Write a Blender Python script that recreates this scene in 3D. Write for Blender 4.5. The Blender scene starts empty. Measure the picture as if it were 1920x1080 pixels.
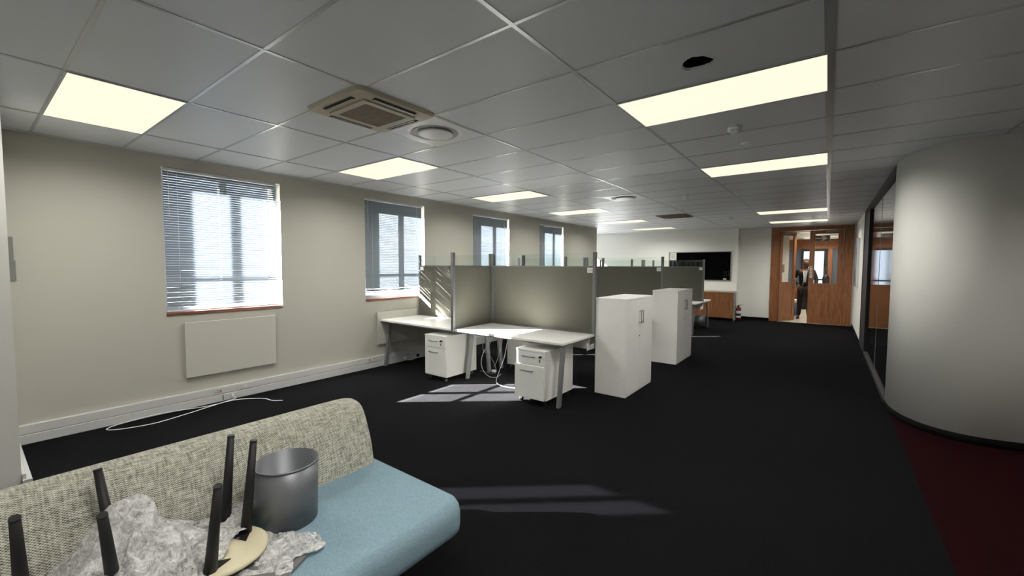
import bpy, bmesh, math, random
from mathutils import Vector, Matrix, noise
random.seed(7)
S = bpy.context.scene
C = S.collection

# ------------------------------------------------------------------ camera
CAM_H, CEIL = 1.572, 2.712
YAW, PITCH, ROLL, FPX = 0.6462, 0.0529, 0.0046, 783.44
cam_d = bpy.data.cameras.new('camera')
cam = bpy.data.objects.new('camera', cam_d); C.objects.link(cam)
cy, sy = math.cos(YAW), math.sin(YAW); cp, sp = math.cos(PITCH), math.sin(PITCH)
Rv = Vector((cy, sy, 0)); Fv = Vector((-sy*cp, cy*cp, -sp)); Uv = Vector((-sy*sp, cy*sp, cp))
cr, sr = math.cos(ROLL), math.sin(ROLL)
Xa = Rv*cr + Uv*sr; Ya = Uv*cr - Rv*sr; Za = -Fv
M = Matrix((Xa, Ya, Za)).transposed().to_4x4(); M.translation = (0, 0, CAM_H)
cam.matrix_world = M
cam_d.sensor_width = 36; cam_d.lens = FPX/1920*36; cam_d.clip_start = .02; cam_d.clip_end = 300
S.camera = cam

# ------------------------------------------------------------------ light and exposure
S.view_settings.view_transform = 'Standard'; S.view_settings.look = 'None'
S.view_settings.gamma = 1; S.view_settings.use_curve_mapping = False
S.view_settings.exposure = 0.0
SUN_DIR = Vector((1, .84, -.647)).normalized()
w = bpy.data.worlds.new('sky'); S.world = w; w.use_nodes = True
nt = w.node_tree; nt.nodes.clear()
bg = nt.nodes.new('ShaderNodeBackground'); out = nt.nodes.new('ShaderNodeOutputWorld')
bg.inputs['Color'].default_value = (.72, .85, 1, 1); bg.inputs['Strength'].default_value = 1.5
nt.links.new(bg.outputs[0], out.inputs[0])
sun_d = bpy.data.lights.new('sun', 'SUN'); sun_d.energy = 460; sun_d.angle = math.radians(.53); sun_d.color = (1, .98, .95)
sun = bpy.data.objects.new('sun', sun_d); C.objects.link(sun)
sun.rotation_euler = SUN_DIR.to_track_quat('-Z', 'Y').to_euler(); sun.location = (-20, -16, 14)
PANEL_EMIT, TUBE_W = 1.02, 31

# ------------------------------------------------------------------ materials
def rgb(c):
    if isinstance(c, str):
        v = [int(c[i:i+2], 16)/255 for i in (0, 2, 4)]
        return tuple((x/12.92 if x <= .04045 else ((x+.055)/1.055)**2.4) for x in v) + (1,)
    return tuple(c)[:3] + (1,)
def mat(name, c, rough=.6, metal=0, spec=.5, var=0, vscale=8, bump=0, bscale=200, c2=None, emit=None, estr=0, coat=0):
    m = bpy.data.materials.new(name); m.use_nodes = True; n = m.node_tree; b = n.nodes['Principled BSDF']
    b.inputs['Base Color'].default_value = rgb(c); b.inputs['Roughness'].default_value = rough
    b.inputs['Metallic'].default_value = metal; b.inputs['Specular IOR Level'].default_value = spec
    b.inputs['Coat Weight'].default_value = coat
    tc = None
    if var or bump or c2:
        tc = n.nodes.new('ShaderNodeTexCoord')
    if var or c2:
        ns = n.nodes.new('ShaderNodeTexNoise'); ns.inputs['Scale'].default_value = vscale; ns.inputs['Detail'].default_value = 6
        n.links.new(tc.outputs['Object'], ns.inputs['Vector'])
        mx = n.nodes.new('ShaderNodeMix'); mx.data_type = 'RGBA'
        a = rgb(c); d = rgb(c2) if c2 else tuple(x*(1-var) for x in a[:3])+(1,)
        mx.inputs[6].default_value = a; mx.inputs[7].default_value = d
        rp = n.nodes.new('ShaderNodeMapRange'); rp.inputs[1].default_value = .35; rp.inputs[2].default_value = .65
        n.links.new(ns.outputs['Fac'], rp.inputs[0]); n.links.new(rp.outputs[0], mx.inputs[0])
        n.links.new(mx.outputs[2], b.inputs['Base Color'])
    if bump:
        nb = n.nodes.new('ShaderNodeTexNoise'); nb.inputs['Scale'].default_value = bscale; nb.inputs['Detail'].default_value = 4
        n.links.new(tc.outputs['Object'], nb.inputs['Vector'])
        bm_ = n.nodes.new('ShaderNodeBump'); bm_.inputs['Strength'].default_value = bump; bm_.inputs['Distance'].default_value = .01
        n.links.new(nb.outputs['Fac'], bm_.inputs['Height']); n.links.new(bm_.outputs[0], b.inputs['Normal'])
    if emit:
        b.inputs['Emission Color'].default_value = rgb(emit); b.inputs['Emission Strength'].default_value = estr
    return m
def glass_mat(name, tint=(1, 1, 1), refl=1.0, rough=0.0):
    m = bpy.data.materials.new(name); m.use_nodes = True; n = m.node_tree; n.nodes.clear()
    o = n.nodes.new('ShaderNodeOutputMaterial'); mx = n.nodes.new('ShaderNodeMixShader')
    t = n.nodes.new('ShaderNodeBsdfTransparent'); t.inputs[0].default_value = rgb(tint)
    g = n.nodes.new('ShaderNodeBsdfGlossy'); g.inputs['Roughness'].default_value = rough; g.inputs[0].default_value = (.9, .9, .9, 1)
    f = n.nodes.new('ShaderNodeFresnel'); f.inputs[0].default_value = 1.5
    k = n.nodes.new('ShaderNodeMath'); k.operation = 'MULTIPLY'; k.inputs[1].default_value = refl
    ge = n.nodes.new('ShaderNodeNewGeometry'); iv = n.nodes.new('ShaderNodeMath'); iv.operation = 'SUBTRACT'; iv.inputs[0].default_value = 1
    k2 = n.nodes.new('ShaderNodeMath'); k2.operation = 'MULTIPLY'; k2.use_clamp = True    # only the front side of the pane mirrors
    n.links.new(ge.outputs['Backfacing'], iv.inputs[1]); n.links.new(f.outputs[0], k.inputs[0])
    n.links.new(k.outputs[0], k2.inputs[0]); n.links.new(iv.outputs[0], k2.inputs[1]); n.links.new(k2.outputs[0], mx.inputs[0])
    n.links.new(t.outputs[0], mx.inputs[1]); n.links.new(g.outputs[0], mx.inputs[2]); n.links.new(mx.outputs[0], o.inputs[0])
    return m
def carpet_mat(name, c, c2, red=False):
    m = mat(name, c, rough=1, spec=.04, c2=c2, vscale=190, bump=1.0, bscale=320)
    return m
def wood_mat(name, c, c2, axis=2):
    m = bpy.data.materials.new(name); m.use_nodes = True; n = m.node_tree; b = n.nodes['Principled BSDF']
    b.inputs['Roughness'].default_value = .38
    tc = n.nodes.new('ShaderNodeTexCoord'); mp = n.nodes.new('ShaderNodeMapping')
    sc = [14, 14, 14]; sc[axis] = 1.2; mp.inputs['Scale'].default_value = sc
    ns = n.nodes.new('ShaderNodeTexNoise'); ns.inputs['Scale'].default_value = 2.2; ns.inputs['Detail'].default_value = 8; ns.inputs['Distortion'].default_value = .6
    mx = n.nodes.new('ShaderNodeMix'); mx.data_type = 'RGBA'; mx.inputs[6].default_value = rgb(c); mx.inputs[7].default_value = rgb(c2)
    rp = n.nodes.new('ShaderNodeMapRange'); rp.inputs[1].default_value = .35; rp.inputs[2].default_value = .65
    n.links.new(tc.outputs['Object'], mp.inputs[0]); n.links.new(mp.outputs[0], ns.inputs['Vector'])
    n.links.new(ns.outputs['Fac'], rp.inputs[0]); n.links.new(rp.outputs[0], mx.inputs[0]); n.links.new(mx.outputs[2], b.inputs['Base Color'])
    return m
def tweed_mat():
    m = bpy.data.materials.new('tweed'); m.use_nodes = True; n = m.node_tree; b = n.nodes['Principled BSDF']
    b.inputs['Roughness'].default_value = .95; b.inputs['Specular IOR Level'].default_value = .15
    tc = n.nodes.new('ShaderNodeTexCoord'); sx = n.nodes.new('ShaderNodeSeparateXYZ')
    wob = n.nodes.new('ShaderNodeTexNoise'); wob.inputs['Scale'].default_value = 30
    n.links.new(tc.outputs['Object'], wob.inputs['Vector']); n.links.new(tc.outputs['Object'], sx.inputs[0])
    def op(o_, a, b_=None):
        q = n.nodes.new('ShaderNodeMath'); q.operation = o_
        for k, v in ((0, a), (1, b_)):
            if v is None: continue
            if isinstance(v, (int, float)): q.inputs[k].default_value = v
            else: n.links.new(v, q.inputs[k])
        return q.outputs[0]
    wv = op('MULTIPLY', wob.outputs['Fac'], 2.2)
    h = op('SUBTRACT', sx.outputs['Z'], sx.outputs['X'])             # runs up the front and over the top
    u = op('SINE', op('ADD', op('MULTIPLY', sx.outputs['Y'], 560), wv)); v = op('SINE', op('ADD', op('MULTIPLY', h, 560), wv))
    weave = op('MULTIPLY', u, v)                                      # basket weave
    def streak(sc):
        mp = n.nodes.new('ShaderNodeMapping'); mp.inputs['Scale'].default_value = sc
        t = n.nodes.new('ShaderNodeTexNoise'); t.inputs['Scale'].default_value = 1; t.inputs['Detail'].default_value = 3
        n.links.new(tc.outputs['Object'], mp.inputs[0]); n.links.new(mp.outputs[0], t.inputs['Vector']); return t.outputs['Fac']
    yarn = op('ADD', streak((160, 22, 160)), streak((22, 160, 22)))
    tot = op('ADD', op('MULTIPLY', weave, .34), op('MULTIPLY', op('SUBTRACT', yarn, 1.0), .8))
    tot = op('ADD', tot, .5)
    cr_ = n.nodes.new('ShaderNodeValToRGB'); e = cr_.color_ramp.elements
    e[0].position = .15; e[0].color = rgb('54564f'); e[1].position = .85; e[1].color = rgb('e2dfd0')
    q = e.new(.5); q.color = rgb('b0ae9f')
    n.links.new(tot, cr_.inputs[0]); n.links.new(cr_.outputs[0], b.inputs['Base Color'])
    bp = n.nodes.new('ShaderNodeBump'); bp.inputs['Strength'].default_value = .6; bp.inputs['Distance'].default_value = .004
    n.links.new(tot, bp.inputs['Height']); n.links.new(bp.outputs[0], b.inputs['Normal'])
    return m
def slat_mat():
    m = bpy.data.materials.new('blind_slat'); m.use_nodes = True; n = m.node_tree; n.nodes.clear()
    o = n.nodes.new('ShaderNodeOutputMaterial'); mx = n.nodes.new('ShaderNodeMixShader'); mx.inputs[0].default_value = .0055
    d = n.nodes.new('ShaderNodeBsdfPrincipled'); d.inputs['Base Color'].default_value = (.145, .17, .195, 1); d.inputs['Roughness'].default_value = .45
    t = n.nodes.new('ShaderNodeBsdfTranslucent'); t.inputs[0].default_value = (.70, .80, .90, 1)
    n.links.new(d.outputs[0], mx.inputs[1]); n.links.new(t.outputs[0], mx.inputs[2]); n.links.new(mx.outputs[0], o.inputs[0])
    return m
def plastic_mat():
    m = bpy.data.materials.new('bubble_wrap_plastic'); m.use_nodes = True; n = m.node_tree; n.nodes.clear()
    o = n.nodes.new('ShaderNodeOutputMaterial'); tc = n.nodes.new('ShaderNodeTexCoord')
    vo = n.nodes.new('ShaderNodeTexVoronoi'); vo.inputs['Scale'].default_value = 95
    nz = n.nodes.new('ShaderNodeTexNoise'); nz.inputs['Scale'].default_value = 34; nz.inputs['Detail'].default_value = 8; nz.inputs['Roughness'].default_value = .7; nz.inputs['Distortion'].default_value = .8
    b2 = n.nodes.new('ShaderNodeBump'); b2.inputs['Strength'].default_value = .8; b2.inputs['Distance'].default_value = .011
    bp = n.nodes.new('ShaderNodeBump'); bp.inputs['Strength'].default_value = .7; bp.inputs['Distance'].default_value = .004
    for t_ in (vo, nz): n.links.new(tc.outputs['Object'], t_.inputs['Vector'])
    n.links.new(nz.outputs['Fac'], b2.inputs['Height']); n.links.new(vo.outputs['Distance'], bp.inputs['Height']); n.links.new(b2.outputs[0], bp.inputs['Normal'])
    d = n.nodes.new('ShaderNodeBsdfDiffuse'); d.inputs[0].default_value = (1, .99, .97, 1); g = n.nodes.new('ShaderNodeBsdfGlossy'); g.inputs['Roughness'].default_value = .14
    tr = n.nodes.new('ShaderNodeBsdfTransparent'); tl = n.nodes.new('ShaderNodeBsdfTranslucent'); tl.inputs[0].default_value = rgb('e2e0d8')
    for t_ in (d, g, tl): n.links.new(bp.outputs[0], t_.inputs['Normal'])
    a = n.nodes.new('ShaderNodeMixShader'); a.inputs[0].default_value = .2; n.links.new(d.outputs[0], a.inputs[1]); n.links.new(tl.outputs[0], a.inputs[2])
    b = n.nodes.new('ShaderNodeMixShader'); b.inputs[0].default_value = .30; n.links.new(a.outputs[0], b.inputs[1]); n.links.new(g.outputs[0], b.inputs[2])
    mx = n.nodes.new('ShaderNodeMixShader')
    rp = n.nodes.new('ShaderNodeMapRange'); rp.inputs[1].default_value = .38; rp.inputs[2].default_value = .62; rp.inputs[3].default_value = .28; rp.inputs[4].default_value = .95
    n.links.new(nz.outputs['Fac'], rp.inputs[0]); n.links.new(rp.outputs[0], mx.inputs[0])
    n.links.new(tr.outputs[0], mx.inputs[1]); n.links.new(b.outputs[0], mx.inputs[2]); n.links.new(mx.outputs[0], o.inputs[0])
    return m

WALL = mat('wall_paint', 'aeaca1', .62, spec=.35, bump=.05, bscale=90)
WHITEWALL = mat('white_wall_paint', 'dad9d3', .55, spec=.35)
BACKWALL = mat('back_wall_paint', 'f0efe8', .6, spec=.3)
CEILM = mat('ceiling_tile', 'dde0e4', .42, spec=.45, bump=.04, bscale=300)
TBAR = mat('ceiling_bar', 'b9bcbc', .28, metal=.35)
CARPET = carpet_mat('black_carpet', '1f1f21', '09090a')
REDCARPET = carpet_mat('red_carpet', '300c10', '0e0406')
TRUNK = mat('trunking_plastic', 'bfc0bd', .4)
PANELM = mat('heater_paint', 'bab8ae', .5)
SKIRT = mat('black_skirting', '0b0b0c', .9, spec=.1)
MATTEB = mat('matte_black_felt', '070708', .95, spec=.05)
CABLEM = mat('cable_grey', '9a9b9a', .5)
WOOD = wood_mat('door_wood', 'a06a42', '7c4d2e')
WOODL = wood_mat('credenza_wood', '9c6840', '7e5032')
SILLW = wood_mat('sill_wood', '8a5642', '4e3026', 1)
WHITE = mat('white_laminate', 'ecebe6', .35, var=.03)
WHITE2 = mat('white_front', 'e2e2dd', .3)
STEEL = mat('silver_paint', '8d8f8e', .38, metal=.5)
CHROME = mat('brushed_handle', 'a2a3a2', .3, metal=.9)
FRAME = mat('screen_frame', '6c6e6e', .42, metal=.5)
SCREEN = mat('screen_fabric', '58574e', .9, spec=.15, var=.12, vscale=300, bump=.25, bscale=500)
SLAT = slat_mat()
BLINDM = mat('blind_rail', 'c8cccf', .4)
CLEAR = glass_mat('clear_glass')
TINT = glass_mat('film_glass', (.22, .22, .24), 1)
TINT2 = glass_mat('light_film_glass', (.42, .43, .45), 1)
DARKG = glass_mat('partition_glass', (.42, .42, .42), 1.2, .06)
SCRG = glass_mat('screen_glass', (.93, .96, .94), 1.2)
WFRAME = mat('window_frame', 'aab0b6', .4)
BLACK = mat('black_plastic', '0c0c0d', .45)
BLACKM = mat('black_metal', '111112', .6)
DARK = mat('dark_void', '050505', .9)
CREAM = mat('aged_cream_plastic', 'b5ab94', .5)
GRILL = mat('grille_tan', '7f7464', .8, bump=.4, bscale=400)
LWHITE = mat('light_white', 'eef0f0', .3)
RED = mat('extinguisher_red', '701410', .4)
BLUE = mat('label_blue', '1f2f5c', .5)
PAPER = mat('paper', 'e4e3de', .7)
INK = mat('ink', '3a3a3a', .7)
TWEED = tweed_mat()
SEATB = mat('blue_felt', '8ba3ad', .95, spec=.1, c2='7b949f', vscale=160, bump=.3, bscale=400)
BINM = mat('grey_bin_metal', '74767a', .42, metal=.45, bump=.03, bscale=300)
DISCM = mat('cream_plywood', 'd6cdae', .5)
PLASTIC = plastic_mat()
GREYB = mat('grey_board', '6a6a68', .7)
TAPE = mat('grey_tape', '737570', .8, bump=.3, bscale=60)
SOCKR = mat('orange_switch', 'a8572a', .4)
SUIT = mat('dark_suit', '14151a', .85)
TROUS = mat('dark_trousers', '1e1512', .85)
SKIN = mat('skin', '6b4432', .55)
HAIR = mat('grey_hair', '4c4a48', .9)
SHIRT = mat('light_shirt', 'b9bdb0', .8)
TILEF = mat('lobby_floor_tile', 'c8c0b0', .3, var=.08, vscale=3)
GROUND = mat('outside_ground', '4a4a48', .9, var=.2, vscale=.5)
BLUEG = mat('bluegrey_plastic', '5c6f86', .5)
CANVAS = mat('canvas_picture', '7f94a6', .7, c2='6a4a34', vscale=2.5)
EMIT = mat('lamp_diffuser', '202020', .6, spec=.1, emit=(1.0, .97, .76), estr=PANEL_EMIT)

# ------------------------------------------------------------------ mesh helpers
ORG = {}
def nb(): return bmesh.new()
def box(bm, x0, x1, y0, y1, z0, z1, bev=0, seg=2):
    r = bmesh.ops.create_cube(bm, size=1)
    vs = r['verts']
    for v in vs:
        v.co = Vector((x0+(v.co.x+.5)*(x1-x0), y0+(v.co.y+.5)*(y1-y0), z0+(v.co.z+.5)*(z1-z0)))
    if bev:
        es = list({e for v in vs for e in v.link_edges})
        bmesh.ops.bevel(bm, geom=es, offset=bev, segments=seg, affect='EDGES', profile=.5)
    return vs
def obox(bm, c, dx, dy, dz, rz=0, rx=0, ry=0, bev=0):
    b2 = nb(); box(b2, -dx/2, dx/2, -dy/2, dy/2, -dz/2, dz/2, bev)
    M_ = Matrix.Translation(c) @ Matrix.Rotation(rz, 4, 'Z') @ Matrix.Rotation(ry, 4, 'Y') @ Matrix.Rotation(rx, 4, 'X')
    bmesh.ops.transform(b2, matrix=M_, verts=b2.verts)
    me = bpy.data.meshes.new('t'); b2.to_mesh(me); b2.free(); bm.from_mesh(me); bpy.data.meshes.remove(me)
def cyl(bm, p0, p1, r0, r1=None, seg=20, caps=True):
    r1 = r0 if r1 is None else r1
    p0, p1 = Vector(p0), Vector(p1); d = (p1-p0).normalized()
    a = d.orthogonal().normalized(); b = d.cross(a)
    A = [bm.verts.new(p0+(a*math.cos(t)+b*math.sin(t))*r0) for t in [2*math.pi*i/seg for i in range(seg)]]
    B = [bm.verts.new(p1+(a*math.cos(t)+b*math.sin(t))*r1) for t in [2*math.pi*i/seg for i in range(seg)]]
    for i in range(seg):
        f = bm.faces.new((A[i], A[(i+1) % seg], B[(i+1) % seg], B[i])); f.smooth = True
    if caps: bm.faces.new(A[::-1]); bm.faces.new(B)
def lathe(bm, c, prof, seg=40):
    rings = []
    for r, z in prof:
        if r < 1e-5: rings.append([bm.verts.new((c[0], c[1], c[2]+z))])
        else: rings.append([bm.verts.new((c[0]+r*math.cos(2*math.pi*i/seg), c[1]+r*math.sin(2*math.pi*i/seg), c[2]+z)) for i in range(seg)])
    for A, B in zip(rings, rings[1:]):
        for i in range(seg):
            j = (i+1) % seg
            if len(A) == 1 and len(B) == 1: continue
            if len(A) == 1: f = bm.faces.new((A[0], B[j], B[i]))
            elif len(B) == 1: f = bm.faces.new((A[i], A[j], B[0]))
            else: f = bm.faces.new((A[i], A[j], B[j], B[i]))
            f.smooth = True
def smoothpts(pts, n=8):
    P = [Vector(p) for p in pts]; P = [P[0]*2-P[1]] + P + [P[-1]*2-P[-2]]; o = []
    for i in range(1, len(P)-2):
        for k in range(n):
            t = k/n; a, b, c, d = P[i-1:i+3]
            o.append(.5*((2*b)+(c-a)*t+(2*a-5*b+4*c-d)*t*t+(3*b-a-3*c+d)*t**3))
    o.append(P[-2]); return o
def tube(bm, pts, r, seg=8):
    rings = []; pv = None
    for i, p in enumerate(pts):
        d = (pts[min(i+1, len(pts)-1)]-pts[max(i-1, 0)]).normalized()
        a = d.orthogonal().normalized() if pv is None else (pv-d*pv.dot(d)).normalized()
        pv = a; b = d.cross(a)
        rings.append([bm.verts.new(p+(a*math.cos(t)+b*math.sin(t))*r) for t in [2*math.pi*k/seg for k in range(seg)]])
    for A, B in zip(rings, rings[1:]):
        for k in range(seg):
            f = bm.faces.new((A[k], A[(k+1) % seg], B[(k+1) % seg], B[k])); f.smooth = True
    bm.faces.new(rings[0][::-1]); bm.faces.new(rings[-1])
def prism_y(bm, prof, y0, y1):
    A = [bm.verts.new((x, y0, z)) for x, z in prof]; B = [bm.verts.new((x, y1, z)) for x, z in prof]
    n = len(prof)
    for i in range(n): bm.faces.new((A[i], B[i], B[(i+1) % n], A[(i+1) % n]))
    bm.faces.new(A); bm.faces.new(B[::-1])
def obj(name, bm, m, parent=None, smooth=None):
    bmesh.ops.recalc_face_normals(bm, faces=bm.faces)
    me = bpy.data.meshes.new(name); bm.to_mesh(me); bm.free()
    o = bpy.data.objects.new(name, me); C.objects.link(o)
    if parent is not None:
        o.parent = parent; g = ORG.get(parent.name, Vector((0, 0, 0)))
        me.transform(Matrix.Translation(-g)); ORG[o.name] = g
        # child sits at parent's origin, so its own origin is the same world point
    me.materials.append(m)
    if smooth:
        for p in me.polygons: p.use_smooth = True
    return o
def bxo(name, m, parent, *a, bev=0):
    bm = nb(); box(bm, *a, bev=bev); return obj(name, bm, m, parent)
def thing(name, label, cat, loc=(0, 0, 0), group=None):
    o = bpy.data.objects.new(name, None); C.objects.link(o); o.location = loc; o.empty_display_size = .1
    o['label'] = label; o['category'] = cat
    if group: o['group'] = group
    ORG[o.name] = Vector(loc)
    return o
def tag(o, label, cat, group=None):
    o['label'] = label; o['category'] = cat
    if group: o['group'] = group
    return o
def struct(name, bm, m, parent=None):
    o = obj(name, bm, m, parent)
    if parent is None: o['kind'] = 'structure'
    return o
def dup(root, loc, label, group=None, rotz=0):
    r = root.copy(); C.objects.link(r); r.location = loc; r.rotation_euler = (0, 0, rotz); r['label'] = label
    if group: r['group'] = group
    for ch in list(root.children):
        c = ch.copy(); C.objects.link(c); c.parent = r
        for g in ch.children:
            d = g.copy(); C.objects.link(d); d.parent = c
    return r
def text_part(name, s, size, M_, m, parent, ext=.0004):
    cu = bpy.data.curves.new(name, 'FONT'); cu.body = s; cu.size = size; cu.align_x = 'CENTER'; cu.align_y = 'CENTER'; cu.extrude = ext
    o = bpy.data.objects.new(name, cu); C.objects.link(o)
    bpy.context.view_layer.update()
    me = bpy.data.meshes.new_from_object(o); C.objects.unlink(o); bpy.data.objects.remove(o)
    me.transform(M_); g = ORG.get(parent.name, Vector()); me.transform(Matrix.Translation(-g))
    t = bpy.data.objects.new(name, me); C.objects.link(t); t.parent = parent; me.materials.clear(); me.materials.append(m)
    return t
FACE_NEG_Y = Matrix.Rotation(math.pi/2, 4, 'X')          # text standing up, readable from -Y
FACE_POS_X = Matrix.Rotation(math.pi/2, 4, 'Z') @ Matrix.Rotation(math.pi/2, 4, 'X')

# ------------------------------------------------------------------ the setting
XL = -5.56
bm = nb(); box(bm, XL-.34, .585, -.72, 14.3, -.1, 0); box(bm, -7.6, XL-.34, 11.3, 14.3, -.1, 0); box(bm, .585, 5, 6.5, 14.3, -.1, 0); struct('floor', bm, CARPET)
bm = nb(); box(bm, .585, 5, -.8, 6.5, -.1, 0); o = struct('floor_red', bm, REDCARPET); o.name = 'floor_right'
bm = nb(); box(bm, -4, 3, 14.3, 24, -.1, -.002); o = struct('floor_lobby', bm, TILEF)
bm = nb(); box(bm, -60, 60, -60, 60, -1.2, -.6); struct('ground', bm, GROUND)

# windows of the left wall: y0, y1, z0, z1
WIN = [(1.31, 2.49, 1.055, 2.59), (3.70, 4.86, 1.055, 2.585), (6.10, 7.26, 1.06, 2.585), (8.47, 9.60, 1.06, 2.59)]
def wall_with_holes(bm, x0, x1, y0, y1, z0, z1, holes):
    ys = sorted({y0, y1} | {h[0] for h in holes} | {h[1] for h in holes})
    for a, b in zip(ys, ys[1:]):
        h = [k for k in holes if k[0] <= a+1e-6 and k[1] >= b-1e-6]
        if h: box(bm, x0, x1, a, b, z0, h[0][2]); box(bm, x0, x1, a, b, h[0][3], z1)
        else: box(bm, x0, x1, a, b, z0, z1)
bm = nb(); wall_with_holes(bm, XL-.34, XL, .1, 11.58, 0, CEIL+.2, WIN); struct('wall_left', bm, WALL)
bm = nb(); box(bm, -7.7, XL-.34, 11.3, 11.58, 0, CEIL+.2); wall_with_holes(bm, -7.7, -7.4, 11.58, 13.98, 0, CEIL+.2, [(12.15, 13.6, .9, 2.5)]); struct('wall_recess', bm, BACKWALL)
bm = nb(); box(bm, -7.7, -2.15, 13.98, 14.5, 0, CEIL+.2); box(bm, -2.15, -1.31, 14.3, 14.5, 0, CEIL+.2); box(bm, .51, .7, 14.3, 14.5, 0, CEIL+.2)
box(bm, -1.31, .51, 14.3, 14.5, 2.665, CEIL+.2); struct('wall_back', bm, BACKWALL)
bm = nb(); box(bm, -7.58, -7.52, 12.15, 12.2, .9, 2.5); box(bm, -7.58, -7.52, 13.55, 13.6, .9, 2.5); box(bm, -7.58, -7.52, 12.85, 12.9, .9, 2.5); box(bm, -7.58, -7.52, 12.15, 13.6, .9, .95); box(bm, -7.58, -7.52, 12.15, 13.6, 2.45, 2.5)
w8 = struct('window_8', bm, WFRAME); bxo('pane', TINT2, w8, -7.552, -7.548, 12.2, 13.55, .95, 2.45)
# stub wall that ends left of the camera
bm = nb(); box(bm, XL-.34, -4.5, .08, .215, 0, CEIL+.2); struct('wall_stub', bm, WHITEWALL)
# near wall with one window (sun comes through it), far right wall
bm = nb()
for a in ((XL-.34, -5.36, 0, CEIL+.2), (-5.36, -4.65, 0, .5), (-5.36, -4.65, 2.62, CEIL+.2), (-4.65, 5, 0, CEIL+.2)):
    box(bm, a[0], a[1], -.72, -.6, a[2], a[3])
box(bm, -5.9, XL, -.6, .1, 0, CEIL+.2)
struct('wall_near', bm, WHITEWALL)
bm = nb(); box(bm, -5.36, -5.32, -.67, -.63, .5, 2.62); box(bm, -4.69, -4.65, -.67, -.63, .5, 2.62); box(bm, -5.03, -4.96, -.67, -.63, .5, 2.62)
box(bm, -5.36, -4.65, -.67, -.63, .5, .55); box(bm, -5.36, -4.65, -.67, -.63, 2.58, 2.62)
wn = struct('window_6', bm, WFRAME)
bxo('pane', TINT, wn, -5.32, -4.69, -.652, -.648, .55, 2.58)
bm = nb(); box(bm, 4.9, 5.1, -.8, 14.5, 0, CEIL+.2); struct('wall_right', bm, WHITEWALL)
bm = nb(); box(bm, .57, .7, 11.2, 14.3, 0, CEIL+.2); struct('wall_corridor', bm, BACKWALL)
# curved wall
cpath = smoothpts([(.57, 6.30, 0), (.575, 6.15, 0), (.60, 5.95, 0), (.665, 5.74, 0), (.77, 5.57, 0), (.91, 5.46, 0), (1.07, 5.41, 0), (1.24, 5.42, 0), (1.45, 5.48, 0), (1.9, 5.68, 0), (2.8, 6.15, 0), (3.9, 6.8, 0), (4.9, 7.4, 0)], 10)
def ribbon(bm, path, off0, off1, z0, z1):
    n = len(path); L = []
    for i, p in enumerate(path):
        d = (path[min(i+1, n-1)]-path[max(i-1, 0)]).normalized(); nn = Vector((-d.y, d.x, 0))   # to the inside of the room behind
        L.append((p+nn*off0, p+nn*off1))
    V = [[bm.verts.new((q.x, q.y, z)) for q in (a, b) for z in (z0, z1)] for a, b in L]
    for A, B in zip(V, V[1:]):
        for f in ((A[0], B[0], B[1], A[1]), (A[2], A[3], B[3], B[2]), (A[1], B[1], B[3], A[3]), (A[0], A[2], B[2], B[0])):
            q = bm.faces.new(f); q.smooth = True
    bm.faces.new((V[0][0], V[0][1], V[0][3], V[0][2])); bm.faces.new((V[-1][0], V[-1][2], V[-1][3], V[-1][1]))
bm = nb(); ribbon(bm, cpath, 0, .1, .0, CEIL+.1); struct('wall_curved', bm, WHITEWALL)
bm = nb(); ribbon(bm, cpath, -.012, .0, 0, .07); struct('baseboard_curved', bm, SKIRT)
bm = nb(); box(bm, .556, .57, 11.22, 14.3, 0, .07); struct('baseboard_corridor', bm, SKIRT)
bm = nb(); box(bm, -2.15, -1.33, 14.285, 14.3, 0, .08); box(bm, -2.16, -2.15, 13.98, 14.3, 0, .08); box(bm, -7.4, -2.15, 13.965, 13.98, 0, .08); struct('baseboard_back', bm, SKIRT)

# trunking along the left wall and the stub
def trunk_profile(bm, y0, y1):
    for z0, z1 in ((0, .083), (.087, .168)): box(bm, XL, XL+.05, y0, y1, z0, z1, bev=.003, seg=1)
    box(bm, XL, XL+.044, y0, y1, .08, .09)
bm = nb(); trunk_profile(bm, .215, 11.56); struct('trim_1', bm, TRUNK)
bm = nb(); box(bm, XL+.05, -4.48, .215, .235, 0, .09, bev=.003, seg=1); box(bm, XL+.05, -4.46, .215, .262, 0, .05, bev=.002, seg=1)
struct('trim_2', bm, TRUNK)

# ------------------------------------------------------------------ ceiling: tiles with one ragged hole, bars
HOLE = (-.625, 2.545)
bm = nb()
hx0, hx1, hy0, hy1 = -1.23, -.03, 2.225, 2.825
for a in ((XL-.3, hx0, -.62, 14.4), (-7.6, XL-.3, 11.4, 14.4), (hx1, 5, -.62, 14.4), (hx0, hx1, -.62, hy0), (hx0, hx1, hy1, 14.4)):
    box(bm, a[0], a[1], a[2], a[3], CEIL, CEIL+.015)
N = 48
ring = []; outer = []
rr = random.Random(3)
for i in range(N):
    t = 2*math.pi*i/N; r = .083+.007*math.sin(3*t)+rr.uniform(-.005, .005)
    ring.append((HOLE[0]+r*math.cos(t), HOLE[1]+r*.95*math.sin(t)))
    dx, dy = math.cos(t), math.sin(t)
    k = min(((hx1-HOLE[0]) if dx > 0 else (hx0-HOLE[0]))/dx if abs(dx) > 1e-6 else 1e9, ((hy1-HOLE[1]) if dy > 0 else (hy0-HOLE[1]))/dy if abs(dy) > 1e-6 else 1e9)
    outer.append((HOLE[0]+dx*k, HOLE[1]+dy*k))
A = [bm.verts.new((x, y, CEIL)) for x, y in ring]; B = [bm.verts.new((x, y, CEIL)) for x, y in outer]; D = [bm.verts.new((x, y, CEIL+.015)) for x, y in ring]
for i in range(N):
    j = (i+1) % N; bm.faces.new((A[i], A[j], B[j], B[i])); bm.faces.new((A[j], A[i], D[i], D[j]))
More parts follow.
